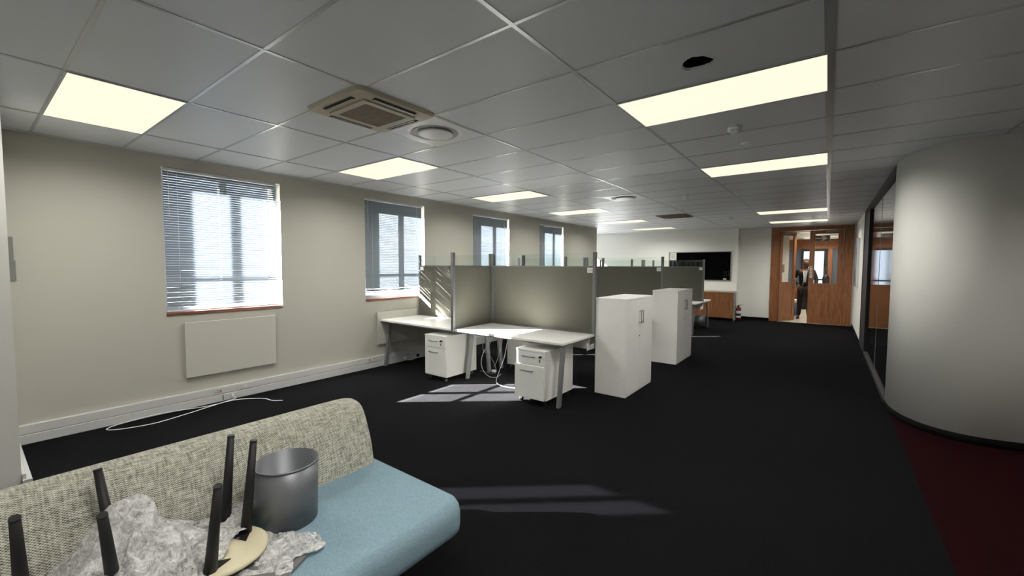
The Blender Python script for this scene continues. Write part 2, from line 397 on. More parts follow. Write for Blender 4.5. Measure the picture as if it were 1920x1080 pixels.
for cx_, cy_ in ((hx0, hy0), (hx1, hy0), (hx0, hy1), (hx1, hy1)):   # corner fills
    c = bm.verts.new((cx_, cy_, CEIL)); near = sorted(range(N), key=lambda i: (outer[i][0]-cx_)**2+(outer[i][1]-cy_)**2)[:6]
    for i in near:
        j = (i+1) % N
        (a, b), (p, q) = outer[i], outer[j]
        if (abs(a-p) > 1e-6 and abs(b-q) > 1e-6): bm.faces.new((B[i], c, B[j]))
struct('ceiling', bm, CEILM)
bm = nb(); box(bm, XL-.34, 5.1, -.72, 14.5, CEIL+.2, CEIL+.3); box(bm, -7.7, XL-.34, 11.3, 14.5, CEIL+.2, CEIL+.3); struct('ceiling_slab', bm, DARK)
bm = nb(); box(bm, -4, 3, 14.5, 24, 2.6, 2.7); struct('ceiling_lobby', bm, WHITEWALL)
bm = nb()
for k in range(-4, 7):
    X = -.03-1.2*k; wd = .024 if k else .045
    if XL+.02 < X: box(bm, X-wd/2, X+wd/2, -.6, 14.3, CEIL-.004, CEIL)
    elif X > -7.3: box(bm, X-wd/2, X+wd/2, 11.6, 13.97, CEIL-.004, CEIL)
for i in range(-1, 24):
    Y = .425+.6*i; x0 = XL if Y < 11.58 else -7.39
    x1 = 4.8 if Y < 5.4 else .6
    if Y < 13.95 or True: box(bm, x0, x1, Y-.010, Y+.010, CEIL-.003, CEIL)
box(bm, -3.04, -3.02, 1.62, 2.83, CEIL-.003, CEIL)
struct('trim_3', bm, TBAR)
bm = nb(); box(bm, XL, XL+.02, .215, 11.58, CEIL-.018, CEIL); struct('trim_4', bm, TBAR)

# ------------------------------------------------------------------ windows with frames, sills and blinds
pos_words = ['nearest the camera', 'behind the first desk', 'third along the wall', 'farthest along the wall']
for i, (y0, y1, z0, z1) in enumerate(WIN):
    fx0, fx1 = XL-.16, XL-.11
    bm = nb()
    box(bm, fx0, fx1, y0, y0+.04, z0, z1); box(bm, fx0, fx1, y1-.04, y1, z0, z1)
    box(bm, fx0, fx1, y0+.04, y1-.04, z0, z0+.05); box(bm, fx0, fx1, y0+.04, y1-.04, z1-.05, z1)
    ym = y0+.59
    box(bm, fx0, fx1, ym-.035, ym+.035, z0+.05, z1-.05); box(bm, fx0+.01, fx1-.01, y0+.04, y1-.04, 1.475, 1.505)
    wdw = struct('window_%d' % (i+1), bm, WFRAME)
    bxo('pane', CLEAR, wdw, XL-.137, XL-.133, y0+.04, y1-.04, z0+.05, z1-.05)
    bm = nb(); box(bm, XL-.11, XL+.012, y0, y1, z0-.03, z0+.002, bev=.003); obj('window_sill', bm, SILLW, wdw)
    # blind
    raised = 0.0 if i == 0 else (.085 if i == 1 else .0)
    b0 = y0+.012; b1 = y1-.045; bx = XL-.022
    label = ['white venetian blind on the window nearest the camera, lowered to the wooden sill',
             'white venetian blind stopping above its sill, behind the first desk',
             'white venetian blind above the first desk screens, third window from the camera',
             'narrow looking white venetian blind on the farthest window of the left wall'][i]
    t = thing('venetian_blind', label, 'blind', (bx, y0, z0), 'venetian blinds on the left wall')
    bm = nb(); box(bm, bx-.014, bx+.014, b0, b1, z1-.032, z1-.004, bev=.002, seg=1); obj('head_rail', bm, BLINDM, t)
    zt = z1-.04; zb = z0+.022+raised; pitch = .0262; tilt = math.radians((53, 79, 79, 79)[i]); half = .0155
    ns = int((zt-zb-.01)/pitch); bm = nb(); r2 = random.Random(20+i)
    zs = [zt-.008-k*pitch for k in range(ns)]
    if raised: zs = [z for z in zs]; zs += [zb+.012+.006*k for k in range(5)]
    for k, z in enumerate(zs):
        a = tilt+r2.uniform(-.03, .03); ys_ = [b0+.003+(b1-b0-.006)*j/6 for j in range(7)]
        if raised and k >= ns-1: a = .2
        sag = [r2.uniform(-.0008, .0008)*(2.5 if (i == 1 and k > ns-8) else 1) for _ in ys_]
        prev = None
        for yy, sg in zip(ys_, sag):
            row = []
            for u in (-1, 0, 1):
                x = bx+u*half*math.cos(a); zz = z-u*half*math.sin(a)+(.0018 if u == 0 else 0)+sg
                row.append(bm.verts.new((x, yy, zz)))
            if prev:
                for q in (0, 1):
                    f = bm.faces.new((prev[q], prev[q+1], row[q+1], row[q])); f.smooth = True
            prev = row
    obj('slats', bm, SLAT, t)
    bm = nb(); box(bm, bx-.012, bx+.012, b0, b1, zb-.012, zb+.002, bev=.002, seg=1); obj('bottom_rail', bm, BLINDM, t)
    for yy in (b0+.12, b1-.12):
        bm = nb(); cyl(bm, (bx+.016, yy, zb), (bx+.016, yy, z1-.03), .0016, seg=6); obj('ladder_cord', bm, BLINDM, t)
    bm = nb(); cyl(bm, (bx+.02, b0+.045, z1-.5), (bx+.02, b0+.045, z1-.03), .003, seg=8); obj('tilt_wand', bm, BLINDM, t)
    if i == 1:
        bm = nb(); P = smoothpts([(bx+.022, b0+.03, zb+.02), (bx+.03, b0+.05, zb-.05), (bx+.03, b0+.10, zb-.06), (bx+.025, b0+.12, zb+.01)], 6); tube(bm, P, .002, 6); obj('cord_loop', bm, BLINDM, t)

# wall panel heaters
for i, (y0, y1, z0, z1) in enumerate([(1.455, 2.385, .33, .94), (3.88, 4.66, .34, .85), (6.2, 7.1, .34, .90)]):
    lab = ['flat cream panel heater on the wall below the window nearest the camera', 'flat cream panel heater on the wall beside the left end of the first desk', 'flat cream panel heater low on the left wall under the third window'][i]
    t = thing('panel_heater', lab, 'heater', (XL, y0, z0), 'panel heaters on the left wall')
    bxo('panel', PANELM, t, XL+.012, XL+.035, y0, y1, z0, z1, bev=.004)
    bxo('back_frame', PANELM, t, XL, XL+.014, y0+.03, y1-.03, z0+.03, z1-.03)

# socket plates on the trunking
def socket(name, y, z, w_, lab, kind):
    t = thing(name, lab, 'socket', (XL+.05, y, z))
    bxo('plate', TRUNK, t, XL+.048, XL+.054, y, y+w_, z-.032, z+.032, bev=.001)
    if kind == 'power':
        for dy, dz in ((.028, .012), (.016, -.010), (.040, -.010)):
            bm = nb(); cyl(bm, (XL+.053, y+dy, z+dz), (XL+.0555, y+dy, z+dz), .0055, seg=12); obj('pin_hole', bm, BLACK, t)
        bm = nb(); box(bm, XL+.053, XL+.057, y+.054, y+.068, z-.014, z+.014); obj('switch', bm, SOCKR if y < 3 else LWHITE, t)
    if kind == 'white':
        for dy, dz in ((.05, .012), (.038, -.010), (.062, -.010)):
            bm = nb(); cyl(bm, (XL+.053, y+dy, z+dz), (XL+.0545, y+dy, z+dz), .005, seg=12); obj('pin_hole', bm, TRUNK, t)
        bm = nb(); box(bm, XL+.053, XL+.059, y+.08, y+.095, z-.012, z+.012); obj('switch', bm, WHITE2, t)
    if kind == 'data':
        bm = nb(); box(bm, XL+.053, XL+.07, y+.06, y+.08, z-.012, z+.018, bev=.002); obj('data_plug', bm, WHITE2, t)
        bm = nb(); box(bm, XL+.053, XL+.0555, y-.028, y-.022, z-.03, z+.03); obj('joint_gap', bm, BLACK, t)
socket('power_socket', 1.70, .127, .13, 'power socket with an orange switch on the trunking under the nearest window', 'power')
socket('power_socket', 1.93, .127, .17, 'all white power socket just right of the one with the orange switch', 'white')
socket('data_socket', 1.81, .043, .16, 'data socket low on the trunking with a white cable plugged in', 'data')
socket('power_socket', 3.70, .127, .13, 'power socket on the trunking left of the first desk leg', 'power')
socket('power_socket', 4.42, .127, .13, 'power socket on the trunking under the first desk, near two plugs', 'power')
for yy, lab in ((4.36, 'small white plug low on the trunking under the first desk, left of a black socket'), (4.62, 'black plug low on the trunking behind the first drawer unit')):
    t = thing('cable_plug', lab, 'plug', (XL+.05, yy, .05))
    bxo('plug_body', LWHITE if yy < 4.5 else BLACK, t, XL+.05, XL+.085, yy, yy+.04, .03, .075, bev=.004)
    if yy < 4.5:
        bm = nb(); tube(bm, smoothpts([(XL+.07, yy+.02, .035), (XL+.10, yy+.08, .012), (XL+.10, yy+.17, .012), (XL+.09, yy+.24, .03)], 6), .004, 6); obj('lead', bm, LWHITE, t)

# white network cable on the floor
bm = nb()
P = smoothpts([(-5.49, 1.885, .03), (-5.475, 1.90, .010), (-5.44, 1.78, .007), (-5.38, 1.60, .007), (-5.29, 1.33, .007), (-5.24, 1.10, .007), (-5.30, .88, .007), (-5.385, .79, .007), (-5.46, .84, .007), (-5.485, .98, .012), (-5.485, 1.2, .02), (-5.47, 1.42, .010), (-5.42, 1.62, .007), (-5.43, 1.85, .007), (-5.37, 1.97, .007), (-5.22, 2.10, .007), (-5.06, 2.13, .007), (-4.97, 2.20, .009)], 8)
tube(bm, P, .0042, 8); o = obj('network_cable', bm, LWHITE); tag(o, 'white network cable looping over the carpet from the data socket on the trunking', 'cable')

# grey tape on the wall beside the stub
bm = nb(); box(bm, XL, XL+.008, .268, .292, 1.60, 1.80); o = obj('tape_strip', bm, TAPE); tag(o, 'narrow upper strip of grey tape on the wall at the far left edge', 'tape')
bm = nb(); box(bm, XL, XL+.012, .235, .300, 1.43, 1.60); o = obj('tape_strip', bm, TAPE); tag(o, 'wider lower strip of grey tape on the wall at the far left edge', 'tape')

# ------------------------------------------------------------------ ceiling things
def ceiling_light(x0, y0, lab):
    t = thing('ceiling_light', lab, 'ceiling light', (x0+.6, y0+.3, CEIL), 'recessed ceiling light panels')
    bm = nb(); fz = CEIL-.008
    box(bm, x0, x0+1.2, y0, y0+.012, fz, CEIL); box(bm, x0, x0+1.2, y0+.588, y0+.6, fz, CEIL)
    box(bm, x0, x0+.012, y0+.012, y0+.588, fz, CEIL); box(bm, x0+1.188, x0+1.2, y0+.012, y0+.588, fz, CEIL)
    obj('frame', bm, TBAR, t)
    bxo('diffuser', EMIT, t, x0+.012, x0+1.188, y0+.012, y0+.588, CEIL-.006, CEIL-.001)
    ld = bpy.data.lights.new('tubes', 'AREA'); ld.shape = 'RECTANGLE'; ld.size = 1.14; ld.size_y = .54; ld.energy = TUBE_W; ld.color = (1, .975, .93); ld.spread = math.radians(158)
    lo = bpy.data.objects.new('tubes', ld); C.objects.link(lo); lo.parent = t; lo.location = (0, 0, -.012)
for x0, yi, lab in [(-4.83, .425, 'square looking light panel nearest the camera, top left of the photo'), (-4.83, 2.825, 'light panel just beyond the round air diffuser, second in the window row'), (-4.83, 5.225, 'third light panel in the window row, above the first desk screens'),
                    (-4.83, 7.625, 'fourth light panel in the window row'), (-4.83, 9.995, 'fifth light panel in the window row, near the end of the window wall'), (-4.83, 12.35, 'farthest light panel in the window row, in front of the back wall'),
                    (-1.23, .425, 'light panel over the camera, out of frame'), (-1.23, 2.825, 'largest looking light panel, beside the ragged ceiling hole'), (-1.23, 5.225, 'light panel beyond the nearest smoke detector, second in the corridor row'),
                    (-1.23, 9.98, 'light panel third in the corridor row, above the passage to the doors'), (-1.23, 12.28, 'light panel right in front of the wooden double doors'),
                    (2.37, .425, 'light panel over the red carpet, near the camera wall'), (2.37, 2.825, 'light panel over the red carpet, facing the curved wall')]:  # the red carpet panels are unseen, added to brighten the curved wall
    if 'out of frame' in lab: lab = 'light panel over the sofa area in the corridor row, nearest the camera'
    ceiling_light(x0+0.0, yi, lab)

# cassette air conditioner
def cassette(cx_, cy_, h, lab, body, grill, detail):
    t = thing('air_conditioner', lab, 'air conditioner', (cx_, cy_, CEIL))
    bm = nb()
    vs = []
    def ringz(s, z, r=.05):
        out_ = []
        for sx, sy_, a0 in ((1, 1, 0), (-1, 1, 90), (-1, -1, 180), (1, -1, 270)):
            for q in range(5):
                a = math.radians(a0+q*22.5); out_.append(bm.verts.new((cx_+sx*(s-r)+r*math.cos(a), cy_+sy_*(s-r)+r*math.sin(a), z)))
        return out_
    R0 = ringz(.335, CEIL); R1 = ringz(.335, CEIL-.008); R2 = ringz(.32, CEIL-.022*h); R3 = ringz(.245, CEIL-.030*h)
    for A, B in ((R0, R1), (R1, R2), (R2, R3)):
        for i in range(20): bm.faces.new((A[i], A[(i+1) % 20], B[(i+1) % 20], B[i]))
    bm.faces.new(R3)
    obj('fascia', bm, body, t)
    z = CEIL-.031*h
    bm = nb(); g = .215
    box(bm, cx_-g, cx_+g, cy_-g, cy_-g+.045, z-.008, z); box(bm, cx_-g, cx_+g, cy_+g-.045, cy_+g, z-.008, z)
    box(bm, cx_-g, cx_-g+.045, cy_-g+.045, cy_+g-.045, z-.008, z); box(bm, cx_+g-.045, cx_+g, cy_-g+.045, cy_+g-.045, z-.008, z)
    fr = obj('grille_frame', bm, body, t)
    bm = nb(); box(bm, cx_-g+.045, cx_+g-.045, cy_-g+.045, cy_+g-.045, z-.004, z)
    for k in range(16):
        yy = cy_-g+.055+k*(2*g-.11)/15; box(bm, cx_-g+.05, cx_+g-.05, yy-.003, yy+.003, z-.006, z-.004)
    obj('intake_grille', bm, grill, t)
    for a, b in ((0, 1), (0, -1), (1, 0), (-1, 0)):
        bm = nb(); L = .175; ox, oy = cx_+a*.268, cy_+b*.268; zz = CEIL-.031*h
        if a: box(bm, ox-.017, ox+.017, oy-L, oy+L, zz, zz+.004*h)
        else: box(bm, ox-L, ox+L, oy-.017, oy+.017, zz, zz+.004*h)
        sl = obj('air_slot', bm, DARK, t)
        bm = nb(); q = .008
        if a: box(bm, ox-a*q-.006, ox-a*q+.002, oy-L+.01, oy+L-.01, zz-.003, zz+.001)
        else: box(bm, ox-L+.01, ox+L-.01, oy-b*q-.006, oy-b*q+.002, zz-.003, zz+.001)
        obj('louvre', bm, CHROME if detail else grill, sl)
cassette(-2.73, 1.895, 1.0, 'cream ceiling cassette air conditioner beside the round air diffuser', CREAM, GRILL, True)
cassette(-2.80, 9.80, .7, 'tan discoloured ceiling cassette air conditioner far down the room', GRILL, GRILL, False)

def diffuser(cx_, cy_, lab):
    t = thing('air_diffuser', lab, 'air diffuser', (cx_, cy_, CEIL))
    bm = nb(); N_ = 48; s = .29
    prof = [(.235, CEIL-.006), (.205, CEIL-.004), (.19, CEIL+.008)]
    rings = [[bm.verts.new((cx_+r*math.cos(2*math.pi*i/N_), cy_+r*math.sin(2*math.pi*i/N_), z)) for i in range(N_)] for r, z in prof]
    sq = []
    for i in range(N_):
        a = 2*math.pi*(i)/N_; c, d = math.cos(a), math.sin(a); k = s/max(abs(c), abs(d)); sq.append(bm.verts.new((cx_+c*k, cy_+d*k, CEIL-.006)))
    for A, B in [(sq, rings[0])]+list(zip(rings, rings[1:])):
        for i in range(N_):
            f = bm.faces.new((A[i], A[(i+1) % N_], B[(i+1) % N_], B[i])); f.smooth = A is not sq
    obj('square_plate', bm, LWHITE, t)
    bm = nb(); lathe(bm, (cx_, cy_, CEIL), [(0, -.022), (.12, -.022), (.145, -.020), (.152, -.015), (.148, -.010), (.12, -.008), (0, -.007)], 48); obj('centre_disc', bm, LWHITE, t)
    bm = nb(); cyl(bm, (cx_, cy_, CEIL-.02), (cx_, cy_, CEIL+.0), .03); obj('stem', bm, STEEL, t)
    bm = nb(); cyl(bm, (cx_, cy_, CEIL-.0035), (cx_, cy_, CEIL-.001), .192, seg=48); obj('throat', bm, mat('diffuser_throat', 'a4a6a7', .5), t)
diffuser(-2.73, 2.52, 'square ceiling air diffuser with a round disc, touching the cream air conditioner')
diffuser(-2.73, 6.72, 'ceiling air diffuser with a round disc farther down the room')

def smoke(x, y, r, h, lab, base=True):
    t = thing('smoke_detector', lab, 'smoke detector', (x, y, CEIL))
    bm = nb(); lathe(bm, (x, y, CEIL), [(0, 0), (r, 0), (r, -h*.45), (r*.92, -h*.55), (0, -h*.55)], 28); obj('base', bm, LWHITE, t)
    if base:
        bm = nb(); lathe(bm, (x, y, CEIL), [(r*.6, -h*.55), (r*.55, -h*.9), (r*.4, -h), (0, -h)], 28); obj('sensor_head', bm, LWHITE, t)
smoke(-.645, 3.86, .052, .062, 'white smoke detector between the two nearest corridor light panels')
smoke(-1.86, 7.05, .05, .085, 'white smoke detector in the middle of the ceiling')
smoke(-1.83, 10.9, .05, .05, 'white smoke detector farthest down the ceiling')
for x, y, lab in ((-.645, 4.42, 'flat white sensor disc just beyond the nearest smoke detector'), (-1.70, 7.35, 'small flat sensor disc beside the middle smoke detector')):
    bm = nb(); lathe(bm, (x, y, CEIL), [(0, 0), (.042, 0), (.038, -.010), (.02, -.014), (0, -.014)], 24); o = obj('ceiling_sensor', bm, LWHITE); tag(o, lab, 'sensor')

# ------------------------------------------------------------------ desks
TOPZ = .73
def desk_top(x0, x1, y0, y1, lab, group, legs, tray=True):
    t = thing('desk', lab, 'desk', (x0, y0, 0), group)
    bxo('tabletop', WHITE, t, x0+.002, x1-.002, y0, y1, TOPZ-.025, TOPZ, bev=.002)
    bm = nb(); box(bm, x0+.06, x1-.06, y0+.12, y0+.16, TOPZ-.065, TOPZ-.025); box(bm, x0+.06, x1-.06, y1-.14, y1-.10, TOPZ-.065, TOPZ-.025); obj('under_frame', bm, STEEL, t)
    for x, yt, yb in legs:
        bm = nb(); d = Vector((0, yb-yt, -(TOPZ-.025))); 
        for k in (0,):
            a = nb(); box(a, x-.018, x+.018, -.035, .035, 0, TOPZ-.025, bev=.003, seg=1)
            for v in a.verts: v.co.y = v.co.y*(1 if v.co.z > .3 else .8)+yb+(yt-yb)*(v.co.z/(TOPZ-.025))
            me = bpy.data.meshes.new('t'); a.to_mesh(me); a.free(); bm.from_mesh(me); bpy.data.meshes.remove(me)
        obj('leg', bm, STEEL, t)
    xs = sorted({l[0] for l in legs})
    for x in xs:
        bxo('cross_rail', STEEL, t, x-.015, x+.015, min(y0, y1)+.05, max(y0, y1)-.04, TOPZ-.055, TOPZ-.026)
    return t
def screen(x0, x1, y0, y1, lab, group, posts, z0=TOPZ, tagtxt=None):
    """x0..x1 along X when y0==y1 (spine) else along Y (divider)"""
    along_x = abs(x1-x0) > abs(y1-y0)
    t = thing('desk_screen', lab, 'desk screen', (x0, y0, z0), group); th = .015
    def b(name, m, a0, a1, c0, c1, zz0, zz1, bev=0):
        if along_x: return bxo(name, m, t, a0, a1, y0+c0, y0+c1, zz0, zz1, bev=bev)
        return bxo(name, m, t, x0+c0, x0+c1, a0, a1, zz0, zz1, bev=bev)
    p0, p1 = (x0, x1) if along_x else (y0, y1)
    b('fabric_panel', SCREEN, p0+.02, p1-.02, -th, th, z0+.0, 1.56)
    b('top_rail', FRAME, p0+.02, p1-.02, -.018, .018, 1.56, 1.575)
    b('bottom_rail', FRAME, p0+.02, p1-.02, -.017, .017, z0-.005, z0+.012)
    ps = list(posts)
    for q in ps: b('post', FRAME, q-.02, q+.02, -.022, .022, z0-.03, 1.745, .003)
    ends = sorted(ps)
    for q0, q1 in zip(ends, ends[1:]):
        b('glass_top', SCRG, q0+.02, q1-.02, -.003, .003, 1.575, 1.735)
    if tagtxt:
        xx = p1-.07; lb = b('number_label', PAPER, xx-.045, xx+.045, -th-.002, -th, 1.49, 1.555)
        text_part('digits', tagtxt, .028, Matrix.Translation((xx, y0-th-.0026, 1.52)) @ FACE_NEG_Y, INK, lb)
    return t

def cluster(n, xl, xm, xr, ys, names, tagtxt):
    yf, yb = ys-.80, ys+.80
    g = 'desks of the %s cluster' % n
    desk_top(xl, xm, yf, ys-.02, names[0], g, [(xl+.06, yf+.15, yf+.06), (xm-.02, yf+.40, yf+.30), (xm-.02, ys-.11, ys-.03)])
    desk_top(xm, xr, yf, ys-.02, names[1], g, [(xr-.06, yf+.12, yf+.03)])
    desk_top(xl, xm, ys+.02, yb, names[2], g, [(xl+.06, yb-.15, yb-.04), (xm-.02, ys+.16, ys+.26), (xm-.02, yb-.25, yb-.10)])
    desk_top(xm, xr, ys+.02, yb, names[3], g, [(xr-.06, yb-.12, yb-.03)])
    gs = 'screens of the %s cluster' % n
    screen(xl, xm-.0, ys, ys, 'grey fabric spine screen with glass top on the window side of the %s cluster' % n, gs, [xl+.02, xm-.024], tagtxt=None)
    screen(xm+.0, xr, ys, ys, 'grey fabric spine screen with a number label on the aisle side of the %s cluster' % n, gs, [xm+.024, xr-.02], tagtxt=tagtxt)
    screen(xm, xm, yf-.02, ys-.025, 'grey fabric divider between the two front desks of the %s cluster' % n, gs, [yf])
    screen(xm, xm, ys+.025, yb+.02, 'grey fabric divider between the two back desks of the %s cluster' % n, gs, [yb])
    t = thing('cable_tray', 'white metal cable tray under the back edge of the aisle desk, %s cluster' % n, 'cable tray', (xr-.1, ys, .5))
    bm = nb(); box(bm, xm+.1, xr-.03, ys-.10, ys-.095, .56, .70); box(bm, xm+.1, xr-.03, ys+.10, ys+.105, .56, .70); box(bm, xm+.1, xr-.03, ys-.10, ys+.10, .555, .56); obj('trough', bm, WHITE2, t)
    bm = nb(); pts = [(-.16, .545), (.12, .545), (.12, .70), (.10, .70), (.09, .66), (.03, .61), (-.08, .60), (-.14, .63), (-.16, .64)]
    A = [bm.verts.new((xr-.035, ys+a, z)) for a, z in pts]; B = [bm.verts.new((xr-.03, ys+a, z)) for a, z in pts]
    for i in range(len(pts)): bm.faces.new((A[i], A[(i+1) % len(pts)], B[(i+1) % len(pts)], B[i]))
    bm.faces.new(A); bm.faces.new(B[::-1]); obj('end_plate', bm, WHITE2, t)
cluster('nearest', XL+.02, -3.94, -2.27, 4.73,
        ['white desk in the corner by the wall, nearest the camera', 'white desk right of the divider, nearest the camera on the aisle side',
         'white desk behind the wall-side screen of the nearest cluster', 'white desk behind the aisle-side screen of the nearest cluster'], '1212')
cluster('middle', -5.45, -3.80, -2.29, 7.44,
        ['front wall-side desk of the middle cluster', 'front aisle-side desk of the middle cluster, next to the second white cabinet',
         'back wall-side desk of the middle cluster', 'back aisle-side desk of the middle cluster'], '1211')
cluster('farthest', -5.10, -3.87, -2.37, 10.85,
        ['front wall-side desk of the farthest cluster', 'white desk whose corner shows beyond the second white cabinet, above the small bin',
         'back wall-side desk of the farthest cluster', 'back aisle-side desk of the farthest cluster'], '1209')
bm = nb(); box(bm, -5.50, -5.42, 4.712, 4.714, 1.49, 1.55); o = obj('number_label', bm, PAPER); tag(o, 'small white number label at the wall end of the nearest desk screen', 'label')

# drawer pedestals
def pedestal(x0, y0, lab, face=-1, w_=.40, d_=.62, opened=0.0, key=True):
    t = thing('drawer_pedestal', lab, 'drawer unit', (x0, y0, 0), 'white drawer units under the desks')
    z0, z1 = .065, .625
    fy = y0 if face < 0 else y0+d_
    bm = nb(); box(bm, x0, x0+w_, y0+(.018 if face < 0 else 0), y0+d_-(0 if face < 0 else .018), z0, z1-.018); obj('body', bm, WHITE, t)
    bxo('top_panel', WHITE, t, x0-.002, x0+w_+.002, y0-.002, y0+d_+.002, z1-.018, z1, bev=.002)
    if face < 0:
        for nm, a, b, op in (('small_drawer', z1-.165, z1-.022, 0), ('deep_drawer', z0+.012, z1-.170, opened)):
            bm = nb(); box(bm, x0+.003, x0+w_-.003, y0-op, y0+.016-op, a, b, bev=.0015, seg=1)
            if op: box(bm, x0+.02, x0+w_-.02, y0+.016-op, y0+.02, a+.02, b-.02)
            dr = obj(nm, bm, WHITE2, t)
            bm = nb(); zc = b-.055 if nm == 'small_drawer' else b-.06; xc = x0+w_*.45
            box(bm, xc-.085, xc+.085, y0-op-.032, y0-op-.022, zc-.006, zc+.006, bev=.002)
            for s in (-1, 1): box(bm, xc+s*.07-.006, xc+s*.07+.006, y0-op-.024, y0-op, zc-.005, zc+.005)
            obj('handle', bm, CHROME, dr)
            if nm == 'small_drawer' and key:
                bm = nb(); kx = x0+w_-.06; zz = b-.045
                cyl(bm, (kx, y0, zz), (kx, y0-.008, zz), .010, seg=14); obj('lock', bm, BLACKM, dr)
                bm = nb(); box(bm, kx-.003, kx+.003, y0-.03, y0-.008, zz-.009, zz+.011); obox(bm, (kx+.006, y0-.034, zz+.006), .034, .008, .02, ry=-.4, bev=.002)
                obox(bm, (kx-.008, y0-.018, zz-.045), .014, .006, .028, ry=.1, bev=.002); cyl(bm, (kx-.002, y0-.022, zz-.01), (kx-.006, y0-.018, zz-.04), .0015, seg=6)
                obj('key', bm, BLACK, dr)
    for xx in (x0+.04, x0+w_-.04):
        for yy in (y0+.05, y0+d_-.06):
            bm = nb(); cyl(bm, (xx-.014, yy, .024), (xx-.004, yy, .024), .024, seg=18); cyl(bm, (xx+.004, yy, .024), (xx+.014, yy, .024), .024, seg=18)
            box(bm, xx-.004, xx+.004, yy-.012, yy+.012, .02, .05); box(bm, xx-.016, xx+.016, yy-.018, yy+.018, .05, .066); obj('castor', bm, BLACKM, t)
    return t
pedestal(-4.43, 3.87, 'white two drawer unit with keys under the corner desk, left of the metal leg')
pedestal(-2.85, 3.87, 'white drawer unit with its deep drawer pulled slightly out, under the aisle desk', opened=.035)
pedestal(-3.90, 5.06, 'white drawer unit seen from behind, in the dark under the back desks', face=1)

# cables and plug under the desks
for nm, pts, lab, r, m in [
    ('power_cable', [(-3.72, 4.62, .68), (-3.80, 4.56, .50), (-3.88, 4.48, .34), (-3.90, 4.45, .18), (-3.84, 4.45, .06), (-3.74, 4.46, .008), (-3.66, 4.5, .008), (-3.62, 4.55, .05)], 'white power cable hanging in a loop behind the middle desk legs', .0045, CABLEM),
    ('power_cable', [(-3.55, 4.62, .56), (-3.56, 4.55, .30), (-3.55, 4.42, .12), (-3.50, 4.30, .02), (-3.36, 4.22, .009), (-3.2, 4.22, .009), (-3.0, 4.3, .009)], 'white cable curving onto the carpet behind the right drawer unit', .0045, CABLEM),
    ('thin_cable', [(-3.98, 4.58, .60), (-3.95, 4.55, .35), (-3.90, 4.6, .30), (-3.80, 4.62, .16), (-3.78, 4.63, .03), (-3.9, 4.62, .01), (-4.05, 4.6, .02)], 'thin grey cable dangling beside the middle desk legs', .003, STEEL),
    ('thin_cable', [(-3.66, 4.66, .66), (-3.68, 4.62, .4), (-3.74, 4.6, .2), (-3.78, 4.58, .12)], 'short thin grey lead hanging inside the white cable loop', .003, STEEL)]:
    bm = nb(); tube(bm, smoothpts(pts, 8), r, 8); o = obj(nm, bm, m); tag(o, lab, 'cable')
bm = nb(); box(bm, -3.92, -3.86, 4.70, 4.75, 0, .035, bev=.006); o = obj('power_plug', bm, WHITE2); tag(o, 'white plug lying on the carpet between the desk legs', 'plug')

# tall white cabinets
def cabinet(x0, y0, lab):
    t = thing('storage_cabinet', lab, 'cabinet', (x0, y0, 0), 'tall white two door cabinets'); w_, d_, h = .40, .90, 1.185
    bxo('body', WHITE, t, x0, x0+w_-.02, y0, y0+d_, 0, h-.022)
    bxo('top_panel', WHITE, t, x0-.003, x0+w_+.001, y0-.003, y0+d_+.003, h-.022, h, bev=.0015)
    bm = nb(); box(bm, x0+w_-.02, x0+w_-.005, y0, y0+d_, 0, .02); obj('plinth', bm, WHITE, t)
    mid = y0+d_/2
    for a, b, hs in ((y0+.002, mid-.0015, -1), (mid+.0015, y0+d_-.002, 1)):
        dr = bxo('door', WHITE, t, x0+w_-.019, x0+w_, a, b, .022, h-.025, bev=.001)
        hy = mid+hs*.035; bm = nb(); X = x0+w_
        box(bm, X+.022, X+.030, hy-.006, hy+.006, .86, 1.02, bev=.002)
        for z in (.868, 1.012): box(bm, X, X+.026, hy-.005, hy+.005, z-.006, z+.006)
        obj('handle', bm, CHROME, dr)
        if hs == -1:
            bm = nb(); cyl(bm, (X, mid-.03, .70), (X+.006, mid-.03, .70), .008, seg=14); obj('lock', bm, BLACKM, dr)
    return t
cabinet(-2.27, 4.735, 'tall white two door cabinet at the end of the nearest desks')
cabinet(-2.285, 6.88, 'tall white two door cabinet standing farther down the aisle')

# ------------------------------------------------------------------ far end
t = thing('credenza', 'low wooden cupboard with pale top against the back wall', 'cupboard', (-3.2, 13.5, 0))
bxo('body', WOODL, t, -4.1, -2.16, 13.50, 13.93, .07, .82)
bxo('top_panel', CREAM, t, -4.12, -2.14, 13.47, 13.95, .82, .85, bev=.003)
bxo('plinth', SKIRT, t, -4.08, -2.18, 13.53, 13.93, 0, .07)
bxo('side_strip', mat('grey_edge', '8e8d86', .6), t, -2.16, -2.14, 13.55, 13.93, .0, .82)
for a, b in ((-4.09, -3.63), (-3.62, -3.16), (-3.15, -2.69), (-2.68, -2.17)):
    d = bxo('door', WOODL, t, a, b, 13.482, 13.50, .08, .80, bev=.0015)
    bm = nb(); cyl(bm, (b-.24, 13.482, .48), (b-.24, 13.474, .48), .01, seg=12); obj('lock', bm, BLACKM, d)
    bm = nb(); box(bm, b-.27, b-.258, 13.458, 13.466, .60, .72); box(bm, b-.27, b-.258, 13.462, 13.484, .60, .61); box(bm, b-.27, b-.258, 13.462, 13.484, .71, .72); obj('handle', bm, WOODL, d)
t = thing('notice_board', 'black notice board in a thin silver frame on the back wall', 'board', (-3.2, 13.98, 1.15))
bxo('board', MATTEB, t, -4.11, -2.33, 13.962, 13.975, 1.17, 2.02)
